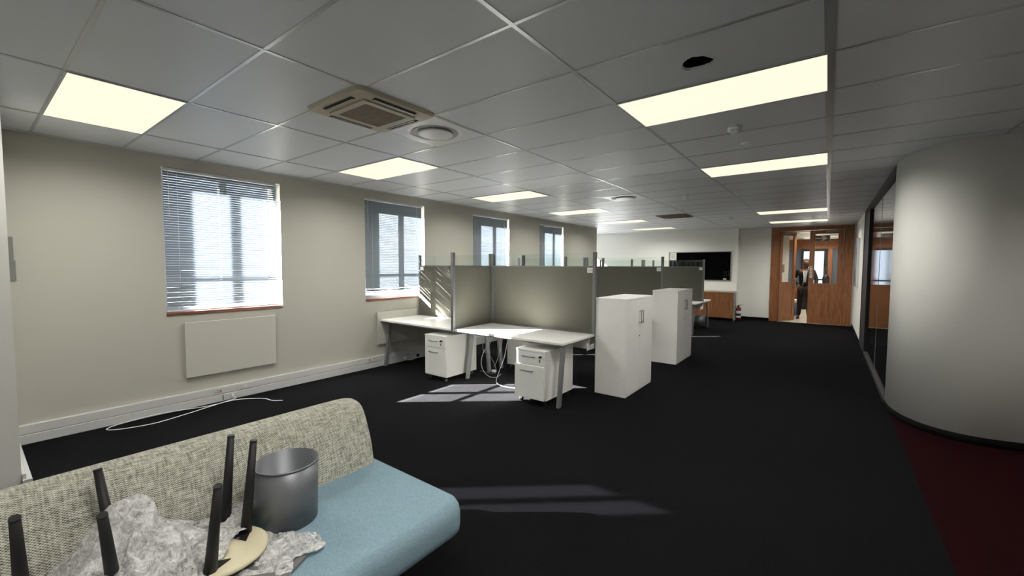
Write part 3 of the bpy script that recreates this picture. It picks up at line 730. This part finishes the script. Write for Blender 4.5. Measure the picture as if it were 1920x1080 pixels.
bm = nb(); box(bm, -4.14, -2.30, 13.95, 13.98, 2.02, 2.04, .002); box(bm, -4.14, -2.30, 13.95, 13.98, 1.15, 1.17, .002); box(bm, -4.14, -4.11, 13.95, 13.98, 1.17, 2.02); box(bm, -2.33, -2.30, 13.95, 13.98, 1.17, 2.02); obj('frame', bm, CHROME, t)
bm = nb()
for a in range(3):
    for b in range(3): cyl(bm, (-2.38-a*.055, 13.962, 1.30+b*.06), (-2.38-a*.055, 13.955, 1.30+b*.06), .006, seg=8)
obj('pins', bm, PAPER, t)
bxo('small_label', PAPER, t, -2.52, -2.43, 13.957, 13.962, 1.18, 1.225)
bm = nb(); box(bm, -4.10, -3.90, 13.950, 13.955, 1.78, 2.03); o = obj('paper_sheet', bm, PAPER); tag(o, 'white printed sheet pinned at the upper left of the black notice board', 'paper')
bm = nb()
for k in range(6): box(bm, -4.08, -3.93, 13.9485, 13.9499, 1.82+k*.03, 1.826+k*.03)
obj('printed_lines', bm, INK, o)
def fire_ext(x, y):
    t = thing('fire_extinguisher', 'red fire extinguisher standing on the carpet between cupboard and wooden doors', 'fire extinguisher', (x, y, 0))
    bm = nb(); lathe(bm, (x, y, 0), [(0, .01), (.06, .01), (.068, .03), (.068, .34), (.05, .385), (.022, .405), (.018, .42), (0, .42)], 28); obj('cylinder', bm, RED, t)
    for z0, z1, m in ((.20, .28, PAPER), (.13, .195, BLUE), (.08, .13, PAPER)):
        bm = nb(); lathe(bm, (x, y, 0), [(.0685, z0), (.0692, z0+.002), (.0692, z1-.002), (.0685, z1)], 28); obj('label_band', bm, m, t)
    bm = nb(); box(bm, x-.02, x+.02, y-.015, y+.015, .415, .45, bev=.004); obox(bm, (x+.06, y, .462), .12, .02, .008, ry=-.35); obox(bm, (x+.055, y, .435), .10, .018, .007, ry=.12); obj('valve_handle', bm, BLACKM, t)
    bm = nb(); tube(bm, smoothpts([(x-.01, y-.02, .43), (x-.07, y-.03, .40), (x-.085, y-.02, .28), (x-.078, y-.01, .14)], 8), .009, 8); obj('hose', bm, BLACK, t)
fire_ext(-2.06, 13.86)
def bin_(name, x, y, z, r, h, lab, m=BINM, rb=None):
    rb = rb or r*.96
    t = thing(name, lab, 'bin', (x, y, z))
    bm = nb(); lathe(bm, (x, y, z), [(0, .0), (rb, .0), (r, h), (r-.003, h), (rb-.003, .004), (0, .004)], 48); obj('body', bm, m, t)
    bm = nb(); lathe(bm, (x, y, z), [(r-.002, h-.004), (r+.0025, h-.004), (r+.003, h), (r+.0015, h+.003), (r-.002, h+.003), (r-.003, h-.002)], 48); obj('rim', bm, m, t)
bin_('waste_bin', -2.63, 11.62, 0, .14, .30, 'small silver bin on the carpet under the far desk')
bin_('waste_bin', -2.93, 11.5, 0, .14, .30, 'small silver bin half hidden behind the far desk leg')
# picture on the corridor wall
t = thing('canvas_picture', 'blue and brown canvas picture on the white corridor wall by the doors', 'picture', (.57, 12.9, 1.1))
bxo('canvas', CANVAS, t, .53, .57, 12.35, 13.6, 1.12, 2.22)
bxo('frame_edge', PAPER, t, .525, .57, 12.30, 12.35, 1.10, 2.24)
# glazed partition
bm = nb(); box(bm, .57, .65, 9.85, 9.95, 0, CEIL); box(bm, .57, .65, 11.08, 11.2, 0, CEIL); box(bm, .57, .65, 6.30, 9.85, 2.62, CEIL); box(bm, .57, .65, 6.30, 9.85, 0, .05)
box(bm, .57, .65, 9.95, 11.08, 2.62, CEIL); box(bm, .575, .64, 9.95, 11.08, 0, 2.62); fr = struct('window_5', bm, BLACKM)
bm = nb(); box(bm, .598, .606, 6.32, 8.05, .05, 2.62); obj('pane', bm, DARKG, fr)
bm = nb(); box(bm, .598, .606, 8.07, 9.85, .05, 2.62); obj('pane', bm, DARKG, fr)
bm = nb(); box(bm, .5955, .6085, 8.05, 8.07, .05, 2.62); obj('joint', bm, STEEL, fr)
bm = nb(); box(bm, .7, 5, 11.2, 11.3, 0, CEIL); struct('wall_inner', bm, WHITEWALL)

# ------------------------------------------------------------------ wooden doors
DY = 14.3
bm = nb()
box(bm, -1.33, -1.17, DY-.05, DY+.12, 0, 2.70, bev=.006); box(bm, .37, .53, DY-.05, DY+.12, 0, 2.70, bev=.006); box(bm, -1.17, .37, DY-.05, DY+.12, 2.60, 2.70, bev=.006)
box(bm, -1.17, -1.13, DY-.01, DY+.12, 0, 2.60); box(bm, .33, .37, DY-.01, DY+.12, 0, 2.60)
struct('trim_5', bm, WOOD)
def leaf(name, hinge, width, ang, flip, lab=None):
    """leaf built from hinge along +X, rotated by ang about Z; returns object"""
    L = []
    h0, h1 = .008, 2.59; st = .11
    def parts():
        bm = nb()
        box(bm, 0, st, -.022, .022, h0, h1, .003); box(bm, width-st, width, -.022, .022, h0, h1, .003)
        box(bm, st, width-st, -.022, .022, h0, h0+.16); box(bm, st, width-st, -.022, .022, 1.0, 1.12); box(bm, st, width-st, -.022, .022, h1-.09, h1)
        box(bm, st, width-st, -.008, .008, h0+.16, 1.0)
        box(bm, st, st+.015, -.017, .017, h0+.16, 1.0); box(bm, width-st-.015, width-st, -.017, .017, h0+.16, 1.0)
        return bm
    Mx = Matrix.Translation(hinge) @ Matrix.Rotation(ang, 4, 'Z') @ (Matrix.Scale(-1, 4, (1, 0, 0)) if flip else Matrix.Identity(4))
    def place(bm): bmesh.ops.transform(bm, matrix=Mx, verts=bm.verts); return bm
    d = struct(name, place(parts()), WOOD)
    bm = nb(); box(bm, st, width-st, -.003, .003, 1.12, h1-.09); obj('pane', place(bm), CLEAR, d)
    bm = nb()
    for z in (1.12, h1-.10): box(bm, st, width-st, -.014, .014, z, z+.012)
    for x in (st, width-st-.012): box(bm, x, x+.012, -.014, .014, 1.12, h1-.09)
    obj('glazing_bead', place(bm), WOOD, d)
    bm = nb(); box(bm, .12, .38, -.06, -.022, h1-.06, h1-.015, .004); box(bm, .2, .23, -.075, -.06, h1-.05, h1-.03); obj('door_closer', place(bm), STEEL, d)
    return d, place
dl, pl = leaf('door_1', (-1.125, DY+.06, 0), .745, math.radians(62), False)
bm = nb(); box(bm, .67, .70, -.075, -.06, .95, 1.25, .004); box(bm, .67, .70, -.06, -.022, .96, .98); box(bm, .67, .70, -.06, -.022, 1.22, 1.24); obj('door_handle', pl(bm), CHROME, dl)
dr, pr = leaf('door_2', (.325, DY+.04, 0), .745, 0, True)
bm = nb(); box(bm, .665, .72, -.026, -.022, 1.28, 1.60, .001); sg = obj('door_sign', pr(bm), PAPER, dr)
bm = nb()
for k, z in enumerate((1.33, 1.38, 1.43, 1.48, 1.555)): box(bm, .678, .706, -.0275, -.026, z, z+.028)
obj('sign_marks', pr(bm), INK, sg)

# ------------------------------------------------------------------ lobby beyond the doors
bm = nb(); box(bm, -1.62, -1.45, 14.5, 17.6, 0, 2.6); struct('wall_lobby_left', bm, BACKWALL)
bm = nb(); box(bm, -1.45, -1.0, 15.95, 16.05, 0, 2.6); struct('wall_lobby_face', bm, BACKWALL)
bm = nb(); box(bm, -1.62, -1.45, 17.6, 19.0, 0, 2.6); struct('trim_6', bm, WOOD)
bm = nb(); box(bm, 1.4, 1.55, 14.5, 19.0, 0, 2.6); struct('wall_lobby_right', bm, BACKWALL)
# far partition of wood and glass
FY = 19.0
bm = nb()
box(bm, -1.62, 1.55, FY, FY+.1, 2.25, 2.6); box(bm, -1.45, -1.35, FY, FY+.1, 0, 2.25); box(bm, .0, .12, FY, FY+.1, 0, 2.25); box(bm, 1.3, 1.4, FY, FY+.1, 0, 2.25)
box(bm, -1.35, -.80, FY, FY+.08, 0, .85); box(bm, .12, 1.3, FY, FY+.08, 0, .95)
struct('trim_7', bm, WOOD)
bm = nb(); box(bm, -1.35, -.80, FY+.04, FY+.05, .85, 2.25); box(bm, .12, 1.3, FY+.04, FY+.05, .95, 2.25); struct('window_7', bm, mat('blue_grey_glass', '56626c', .25))
bm = nb(); box(bm, -.80, -.73, FY, FY+.06, 0, 2.25); box(bm, -.12, 0, FY, FY+.06, 0, 2.25); box(bm, -.73, -.12, FY, FY+.06, 2.16, 2.25); box(bm, -.73, -.12, FY, FY+.06, 0, .95); box(bm, -.50, -.41, FY, FY+.06, .95, 2.16)
d3 = struct('door_3', bm, BLACKM)
bm = nb(); box(bm, -.73, -.50, FY+.03, FY+.034, .95, 2.16); obj('pane', bm, CLEAR, d3)
bm = nb(); box(bm, -.41, -.12, FY+.03, FY+.034, .95, 2.16); obj('pane', bm, CLEAR, d3)
bm = nb(); box(bm, -.70, -.14, FY-.06, FY-.03, 1.10, 1.15); obj('push_bar', bm, BLACK, d3)
t = thing('exit_sign', 'grey hanging sign with a white arrow, seen through the right door glass', 'sign', (-.18, 15.7, 2.4))
bxo('panel', mat('sign_grey', '4c4f50', .5), t, -.36, .02, 15.70, 15.72, 2.36, 2.53)
bm = nb(); box(bm, -.37, -.36, 15.695, 15.725, 2.35, 2.54); box(bm, .02, .03, 15.695, 15.725, 2.35, 2.54); obj('edge', bm, PAPER, t)
bm = nb(); pts = [(-.38, .43), (-.20, .43), (-.26, .375), (-.19, .375), (-.08, .445), (-.19, .515), (-.26, .515), (-.20, .46), (-.38, .46)]
A = [bm.verts.new((x+.06, 15.698, 2+z)) for x, z in pts]; bm.faces.new(A); r_ = bmesh.ops.extrude_face_region(bm, geom=bm.faces[:]); bmesh.ops.translate(bm, vec=(0, -.002, 0), verts=[v for v in r_['geom'] if isinstance(v, bmesh.types.BMVert)]); obj('arrow', bm, PAPER, t)
bm = nb(); cyl(bm, (-.30, 15.71, 2.53), (-.30, 15.71, 2.6), .004, seg=6); cyl(bm, (-.05, 15.71, 2.53), (-.05, 15.71, 2.6), .004, seg=6); obj('hanger', bm, STEEL, t)
for k, yy in enumerate((15.1, 17.4, 18.4)):  # the nearest one is added to light the sign, person and dispenser
    t = thing('lobby_light', ['nearest narrow ceiling light beyond the wooden doors', 'middle narrow ceiling light beyond the wooden doors', 'farthest narrow ceiling light beyond the wooden doors'][k], 'ceiling light', (-.2, yy, 2.6), 'narrow lobby lights')
    bxo('diffuser', EMIT, t, -.7, .3, yy-.06, yy+.06, 2.585, 2.597)
    bxo('frame', LWHITE, t, -.72, .32, yy-.08, yy+.08, 2.592, 2.6)
    ld = bpy.data.lights.new('tubes', 'AREA'); ld.shape = 'RECTANGLE'; ld.size = 1; ld.size_y = .12; ld.energy = 20; ld.color = (1, .93, .82); ld.spread = math.radians(140)
    lo = bpy.data.objects.new('tubes', ld); C.objects.link(lo); lo.parent = t; lo.location = (0, 0, -.02)
t = thing('soap_dispenser', 'grey soap dispenser on the white lobby wall, seen through the left door glass', 'dispenser', (-1.16, 15.95, 1.3))
bm = nb(); box(bm, -1.23, -1.10, 15.84, 15.95, 1.40, 1.66, .02); obj('body', bm, mat('dispenser_grey', '8a8b88', .4), t)
bxo('nozzle', LWHITE, t, -1.19, -1.14, 15.87, 15.92, 1.37, 1.40)
t = thing('pedal_bin', 'blue grey bin with a white lid on the lobby floor, left of the person', 'bin', (-.84, 16.35, 0))
bm = nb(); lathe(bm, (-.84, 16.35, 0), [(0, 0), (.12, 0), (.15, .42), (0, .42)], 24); obj('body', bm, BLUEG, t)
bm = nb(); lathe(bm, (-.84, 16.35, 0), [(.155, .42), (.16, .44), (.15, .50), (.08, .53), (0, .53)], 24); obj('lid', bm, PAPER, t)
t = thing('black_bag', 'black bag hanging on the far glass door, seen through the right door glass', 'bag', (-.04, 18.85, .95))
bm = nb(); r_ = bmesh.ops.create_icosphere(bm, subdivisions=3, radius=1)  # solid form put in for a dark shape guessed to be a reflection
for v in bm.verts: v.co = Vector((-.04+v.co.x*.11, 18.86+v.co.y*.07, 1.12+v.co.z*.24*(1-.2*v.co.z)))
obj('body', bm, BLACK, t, smooth=True)
bm = nb(); tube(bm, smoothpts([(-.09, 18.86, 1.25), (-.08, 18.9, 1.5), (-.05, 18.93, 1.58), (-.03, 18.9, 1.5), (0, 18.86, 1.25)], 8), .012, 8); obj('strap', bm, BLACK, t)

# ------------------------------------------------------------------ the person
def skin_mesh(name, verts, edges, radii, m, parent, root=0, sub=2):
    me = bpy.data.meshes.new(name); g = ORG.get(parent.name, Vector()); me.from_pydata([Vector(v)-g for v in verts], edges, [])
    o = bpy.data.objects.new(name, me); C.objects.link(o); o.parent = parent; ORG[o.name] = g
    md = o.modifiers.new('skin', 'SKIN'); md.use_smooth_shade = True
    for i, r in enumerate(radii):
        sv = me.skin_vertices[0].data[i]; sv.radius = r if isinstance(r, tuple) else (r, r); sv.use_root = (i == root)
    s = o.modifiers.new('sub', 'SUBSURF'); s.levels = sub; s.render_levels = sub
    me.materials.append(m); return o
PX, PY = -.66, 15.45
PX += .13
t = thing('person', 'person in a dark suit and light shirt standing in the open doorway', 'person', (PX, PY, 0))
def P_(x, y, z): return (PX+x, PY+y, z)
V = [P_(0, 0, .95), P_(0, 0, 1.10), P_(0, 0, 1.30), P_(0, 0, 1.45), P_(.0, -.01, 1.54), P_(.01, -.03, 1.62), P_(.01, -.035, 1.71), P_(.01, -.03, 1.79),
     P_(-.19, 0, 1.44), P_(-.30, .03, 1.20), P_(-.17, -.10, 1.02), P_(-.13, -.13, .98),
     P_(.19, 0, 1.44), P_(.28, .02, 1.18), P_(.24, -.10, .96), P_(.23, -.13, .90),
     P_(-.10, 0, .90), P_(-.12, -.02, .50), P_(-.14, .03, .09), P_(-.16, -.10, .035),
     P_(.10, 0, .90), P_(.11, -.03, .50), P_(.12, .0, .09), P_(.14, -.13, .035)]
E_ = [(0, 1), (1, 2), (2, 3), (3, 4), (4, 5), (5, 6), (6, 7), (3, 8), (8, 9), (9, 10), (10, 11), (3, 12), (12, 13), (13, 14), (14, 15), (0, 16), (16, 17), (17, 18), (18, 19), (0, 20), (20, 21), (21, 22), (22, 23)]
Rr = [(.14, .10), (.13, .09), (.16, .10), (.13, .09), .055, (.085, .095), (.10, .12), (.075, .085), .065, .042, .032, .035, .06, .042, .032, .035, .085, .06, .042, .04, .085, .06, .042, .04]
body = skin_mesh('body', V, E_, Rr, SKIN, t)
def sub_chain(idx, scale, name, m, extra=0):
    mp = {k: i for i, k in enumerate(idx)}
    vs = [V[k] for k in idx]; es = [(mp[a], mp[b]) for a, b in E_ if a in mp and b in mp]
    rs = []
    for k in idx:
        r = Rr[k]; r = r if isinstance(r, tuple) else (r, r); rs.append((r[0]*scale+extra, r[1]*scale+extra))
    return skin_mesh(name, vs, es, rs, m, t)
sub_chain([0, 1, 2, 3, 8, 9, 10, 12, 13, 14], 1.12, 'jacket', SUIT, .010)
sub_chain([0, 16, 17, 18, 20, 21, 22], 1.12, 'trousers', TROUS, .012)
bm = nb(); 
for s_, y_ in ((-1, -.07), (1, -.09)):
    r_ = bmesh.ops.create_icosphere(bm, subdivisions=2, radius=1)
    for v in r_['verts']: v.co = Vector((PX+s_*.15+v.co.x*.05, PY+y_+v.co.y*.15, max(0.002, .045+v.co.z*.05)))
obj('shoes', bm, mat('brown_shoe', '2a1410', .4), t, smooth=True)
bm = nb(); r_ = bmesh.ops.create_icosphere(bm, subdivisions=3, radius=1)
for v in bm.verts: v.co = Vector((PX+.01+v.co.x*.087, PY-.015+v.co.y*.10, 1.755+v.co.z*.075))
bmesh.ops.delete(bm, geom=[v for v in bm.verts if v.co.z < 1.735 and v.co.y < PY-.05], context='VERTS'); obj('hair', bm, HAIR, t, smooth=True)
bm = nb(); A = [bm.verts.new(P_(*q)) for q in ((-.055, -.135, 1.47), (.055, -.135, 1.47), (.02, -.16, 1.12), (-.02, -.16, 1.12))]; bm.faces.new(A)
r_ = bmesh.ops.extrude_face_region(bm, geom=bm.faces[:]); bmesh.ops.translate(bm, vec=(0, .06, 0), verts=[v for v in r_['geom'] if isinstance(v, bmesh.types.BMVert)]); obj('shirt_front', bm, SHIRT, t)
bm = nb()
for s_ in (-1, 1): cyl(bm, P_(.01+s_*.028, -.122, 1.715), P_(.01+s_*.028, -.130, 1.715), .010, seg=10)
obj('eyes', bm, BLACK, t)
bm = nb(); r_ = bmesh.ops.create_icosphere(bm, subdivisions=2, radius=1)
for v in bm.verts: v.co = Vector((PX+.01+v.co.x*.012, PY-.128+v.co.y*.018, 1.688+v.co.z*.022))
obj('nose', bm, SKIN, t, smooth=True)
bm = nb()
for s_ in (-1, 1):
    n0 = len(bm.verts); r_ = bmesh.ops.create_icosphere(bm, subdivisions=2, radius=1)
    for v in r_['verts']: v.co = Vector((PX+.01+s_*.085+v.co.x*.01, PY-.02+v.co.y*.02, 1.70+v.co.z*.03))
obj('ears', bm, SKIN, t, smooth=True)
bm = nb(); box(bm, PX-.012, PX+.032, PY-.127, PY-.118, 1.652, 1.660, .002); obj('mouth', bm, mat('lips', '4a2a22', .5), t)
bm = nb()
for hx, hy, hz, sx in ((-.12, -.14, .97, 1), (.23, -.14, .88, -1)):
    for f in range(4):
        a = -.03+f*.02; L = (.07, .08, .075, .06)[f]
        tube(bm, smoothpts([P_(hx+a, hy, hz), P_(hx+a, hy-.01, hz-L*.5), P_(hx+a*.9, hy+.005, hz-L)], 4), .0085, 6)
    tube(bm, smoothpts([P_(hx-.035*sx, hy, hz+.02), P_(hx-.055*sx, hy-.01, hz), P_(hx-.06*sx, hy-.01, hz-.03)], 4), .009, 6)
obj('fingers', bm, SKIN, t)
bm = nb(); tube(bm, smoothpts([P_(-.05, -.15, 1.45), P_(-.03, -.17, 1.25), P_(-.05, -.16, 1.02)], 8), .006, 6); obj('lanyard', bm, LWHITE, t)

# ------------------------------------------------------------------ sofa
t = thing('sofa', 'sofa with pale blue seat and long woven grey backrest in the foreground', 'sofa', (-1.9, .5, 0))
SZ = .44
bm = nb()
x0, x1, y0, y1 = -2.40, -1.375, -.52, 1.475
prof = [(0, .27), (.03, .25), (0, .0)]
def plan(ins):
    X0, X1, Y0, Y1 = x0+ins, x1-ins, y0+ins, y1-ins; r = max(.10-ins, .02); o_ = []
    for cx_, cy_, a0, rr_ in ((X1-r, Y1-r, 0, r), (X0+r, Y1-r, 90, r), (X0+r, Y0+r, 180, r), (X1-r, Y0+r, 270, r)):
        for q in range(9):
            a = math.radians(a0+q*11.25); o_.append((cx_+rr_*math.cos(a), cy_+rr_*math.sin(a)))
    return o_
levels = [(.045, .262), (.015, .270), (.003, .285), (0, .31), (0, SZ-.075), (.006, SZ-.045), (.022, SZ-.020), (.05, SZ-.006), (.09, SZ-.001), (.14, SZ)]
rings = [[bm.verts.new((x, y, z)) for x, y in plan(i_)] for i_, z in levels]
for A, B in zip(rings, rings[1:]):
    for i in range(len(A)):
        f = bm.faces.new((A[i], A[(i+1) % len(A)], B[(i+1) % len(B)], B[i])); f.smooth = True
bm.faces.new(rings[0][::-1]); f = bm.faces.new(rings[-1]); f.smooth = True
obj('seat', bm, SEATB, t)
bm = nb()
pf = [(-2.03, SZ-.03), (-2.06, .56), (-2.115, .70), (-2.15, .755), (-2.19, .780), (-2.24, .788), (-2.29, .778), (-2.33, .74), (-2.36, .62), (-2.38, .44), (-2.38, .30), (-2.06, .30)]
cx_, cz_ = -2.2, .52
def back_ring(y, s): return [bm.verts.new((cx_+(a-cx_)*(1-s*.28), y, cz_+(b-cz_)*(1-s*.30))) for a, b in smooth2]
sm = smoothpts([(a, 0, b) for a, b in pf]+[(pf[0][0], 0, pf[0][1])], 4)[:-1]; smooth2 = [(p.x, p.z) for p in sm]
YS = [(-.52, .12), (-.50, 0)]+[(-.5+k*.2, 0) for k in range(1, 9)]+[(1.25, 0), (1.31, .01), (1.355, .05), (1.385, .13), (1.40, .26), (1.405, .45)]
rings = [back_ring(y, s) for y, s in YS]
for A, B in zip(rings, rings[1:]):
    for i in range(len(A)):
        f = bm.faces.new((A[i], A[(i+1) % len(A)], B[(i+1) % len(B)], B[i])); f.smooth = True
bm.faces.new(rings[0]); bm.faces.new(rings[-1][::-1])
obj('backrest', bm, TWEED, t)
bm = nb(); box(bm, -2.30, -1.52, -.40, 1.34, .20, .265); obj('base_frame', bm, BLACK, t)
for x in (-2.22, -1.60):
    for y in (-.3, 1.24):
        bm = nb(); cyl(bm, (x, y, 0), (x, y, .20), .02, .026, 16); obj('leg', bm, BLACKM, t)

# bin on the sofa
bin_('waste_bin', -1.885, .845, SZ+.002, .128, .262, 'large grey metal bin standing on the blue sofa seat', rb=.122)

# upside-down side tables with black tapered legs
def table_top(cx_, cy_, z, r, name, lab, legs, m, brackets=True):
    t = thing(name, lab, 'table', (cx_, cy_, z))
    bm = nb(); lathe(bm, (cx_, cy_, z), [(0, 0), (r-.01, 0), (r, .006), (r, .016), (r-.008, .022), (0, .022)], 56); obj('tabletop', bm, m, t)
    for b, tp in legs:
        bm = nb(); cyl(bm, b, tp, .021, .0125, 20); cyl(bm, tp, Vector(tp)+(Vector(tp)-Vector(b)).normalized()*.006, .0135, .0125, 20); lg = obj('leg', bm, BLACKM, t)
        if brackets:
            bm = nb(); bx_, by_, bz = b; s = .05
            d = Vector((cx_-bx_, cy_-by_, 0)).normalized(); n_ = Vector((-d.y, d.x, 0))
            q = [Vector((bx_, by_, z+.0225))-d*.03+n_*0, Vector((bx_, by_, z+.0225))+d*.045+n_*.05, Vector((bx_, by_, z+.0225))+d*.045-n_*.05]
            A = [bm.verts.new(p) for p in q]; B = [bm.verts.new(p+Vector((0, 0, .004))) for p in q]
            bm.faces.new(A); bm.faces.new(B[::-1])
            for i in range(3): bm.faces.new((A[i], A[(i+1) % 3], B[(i+1) % 3], B[i]))
            br = obj('bracket', bm, BLACKM, lg)
            bm = nb(); p = (q[1]*.6+q[2]*.4); cyl(bm, p+Vector((0, 0, .004)), p+Vector((0, 0, .006)), .006, seg=10); obj('screw', bm, CHROME, lg)
SZ1 = SZ+.03
table_top(-1.80, .56, SZ1, .155, 'side_table', 'upside down side table with a cream round top and black tapered legs, beside the bin',
          [((-1.955, .625, SZ1+.02), (-1.95, .655, .86)), ((-1.84, .66, SZ1+.02), (-1.835, .695, .855)), ((-1.70, .495, SZ1+.02), (-1.60, .495, .83))], DISCM)
table_top(-2.0, .12, SZ+.012, .17, 'side_table', 'upside down table with splayed black legs at the left end of the sofa',
          [((-1.99, .305, SZ+.03), (-2.07, .275, .83)), ((-1.855, .275, SZ+.03), (-1.68, .228, .83)), ((-2.03, .085, SZ+.03), (-1.86, .071, .83))], DISCM, False)
bm = nb(); obox(bm, (-1.60, .60, SZ+.008), .22, .26, .012, rz=.5, bev=.002); o = obj('grey_board', bm, GREYB); tag(o, 'dark grey flat board on the blue seat, mostly under the plastic wrap', 'board')

# crumpled bubble wrap: closed, slightly thick crumpled sheets
def wrap(name, lab, outline_c, amp, peaks, seed, base, lift=.0, res=110, flat=False):
    """outline_c: list of (x,y) polygon; grid clipped to it"""
    xs = [p[0] for p in outline_c]; ys = [p[1] for p in outline_c]
    X0, X1, Y0, Y1 = min(xs), max(xs), min(ys), max(ys)
    def inside(x, y):
        c = False; n = len(outline_c)
        for i in range(n):
            (a, b), (p, q) = outline_c[i], outline_c[(i+1) % n]
            if (b > y) != (q > y) and x < (p-a)*(y-b)/(q-b)+a: c = not c
        return c
    bm = nb(); st = max(X1-X0, Y1-Y0)/res; g = {}
    nx, ny = int((X1-X0)/st)+2, int((Y1-Y0)/st)+2
    for i in range(nx):
        for j in range(ny):
            x, y = X0+i*st, Y0+j*st
            jx = noise.noise(Vector((x*9, y*9, seed)))*.05
            if not inside(x+jx, y+jx*.7): continue
            z = base
            for (px, py, s, h) in peaks: z += h*math.exp(-((x-px)**2+(y-py)**2)/(2*s*s))
            rot = x*.8+y*.6, -x*.6+y*.8
            wx = noise.noise(Vector((x*6, y*6, seed+40)))*.12; wy = noise.noise(Vector((x*6, y*6, seed+50)))*.12
            n1 = 1-abs(noise.noise(Vector(((rot[0]+wx)*8, (rot[1]+wy)*15, seed+3))))*2.2
            n2 = 1-abs(noise.noise(Vector(((x+wy)*26, (y+wx)*20, seed+9))))*2
            n3 = 1-abs(noise.noise(Vector((x*55, y*55, seed+5))))*2
            z += amp*(.75*max(n1, 0)+.26*n2+.16*n3)
            off = Vector((noise.noise(Vector((x*13, y*13, seed+20))), noise.noise(Vector((x*13, y*13, seed+30))), 0))*amp*.9
            g[i, j] = bm.verts.new((x+off.x, y+off.y, z))
    for (i, j), v in list(g.items()):
        q = [g.get((i, j)), g.get((i+1, j)), g.get((i+1, j+1)), g.get((i, j+1))]
        if all(q):
            f = bm.faces.new(q); f.smooth = not flat
    bmesh.ops.delete(bm, geom=[v for v in bm.verts if not v.link_faces], context='VERTS')
    o = obj(name, bm, PLASTIC); md = o.modifiers.new('thick', 'SOLIDIFY'); md.thickness = .0015
    tag(o, lab, 'plastic wrap'); return o
for o_, seed, am, up in (('under', 2.0, .05, 0), ('over', 2.9, .04, .028)):
    lab = {'under': 'big crumpled heap of clear bubble wrap against the sofa backrest', 'over': 'upper sheet of bubble wrap lying loosely on the big crumpled heap'}[o_]
    k = 1 if o_ == 'under' else .9
    cx0, cy0 = -1.78, .28
    wrap('bubble_wrap', lab, [(cx0+(x-cx0)*k, cy0+(y-cy0)*k) for x, y in [(-2.09, .19), (-2.06, .42), (-2.03, .58), (-1.92, .56), (-1.74, .46), (-1.45, .32), (-1.36, .0), (-1.6, -.12), (-1.95, .06)]], am,
         [(-1.985, .35, .07, .15), (-2.0, .25, .06, .07), (-1.86, .36, .10, .07), (-1.70, .22, .14, .05)], seed, SZ+.02+up)
wrap('bubble_wrap', 'crumpled bubble wrap draped over the cream round tabletop',
     [(-2.04, .58), (-2.03, .72), (-1.93, .80), (-1.89, .72), (-1.86, .63), (-1.76, .585), (-1.69, .52), (-1.60, .44), (-1.56, .30), (-1.8, .36)], .032,
     [(-1.96, .69, .05, .03), (-1.82, .50, .06, .02), (-1.70, .40, .06, .015)], 5.0, SZ+.048)
wrap('bubble_wrap', 'flat tail of bubble wrap spreading over the blue seat in front of the bin',
     [(-1.90, .70), (-1.80, .76), (-1.74, .82), (-1.63, .85), (-1.575, .835), (-1.56, .76), (-1.52, .68), (-1.48, .58), (-1.40, .45), (-1.55, .42), (-1.66, .55), (-1.74, .66)], .018,
     [(-1.74, .74, .05, .01)], 8.0, SZ+.004)
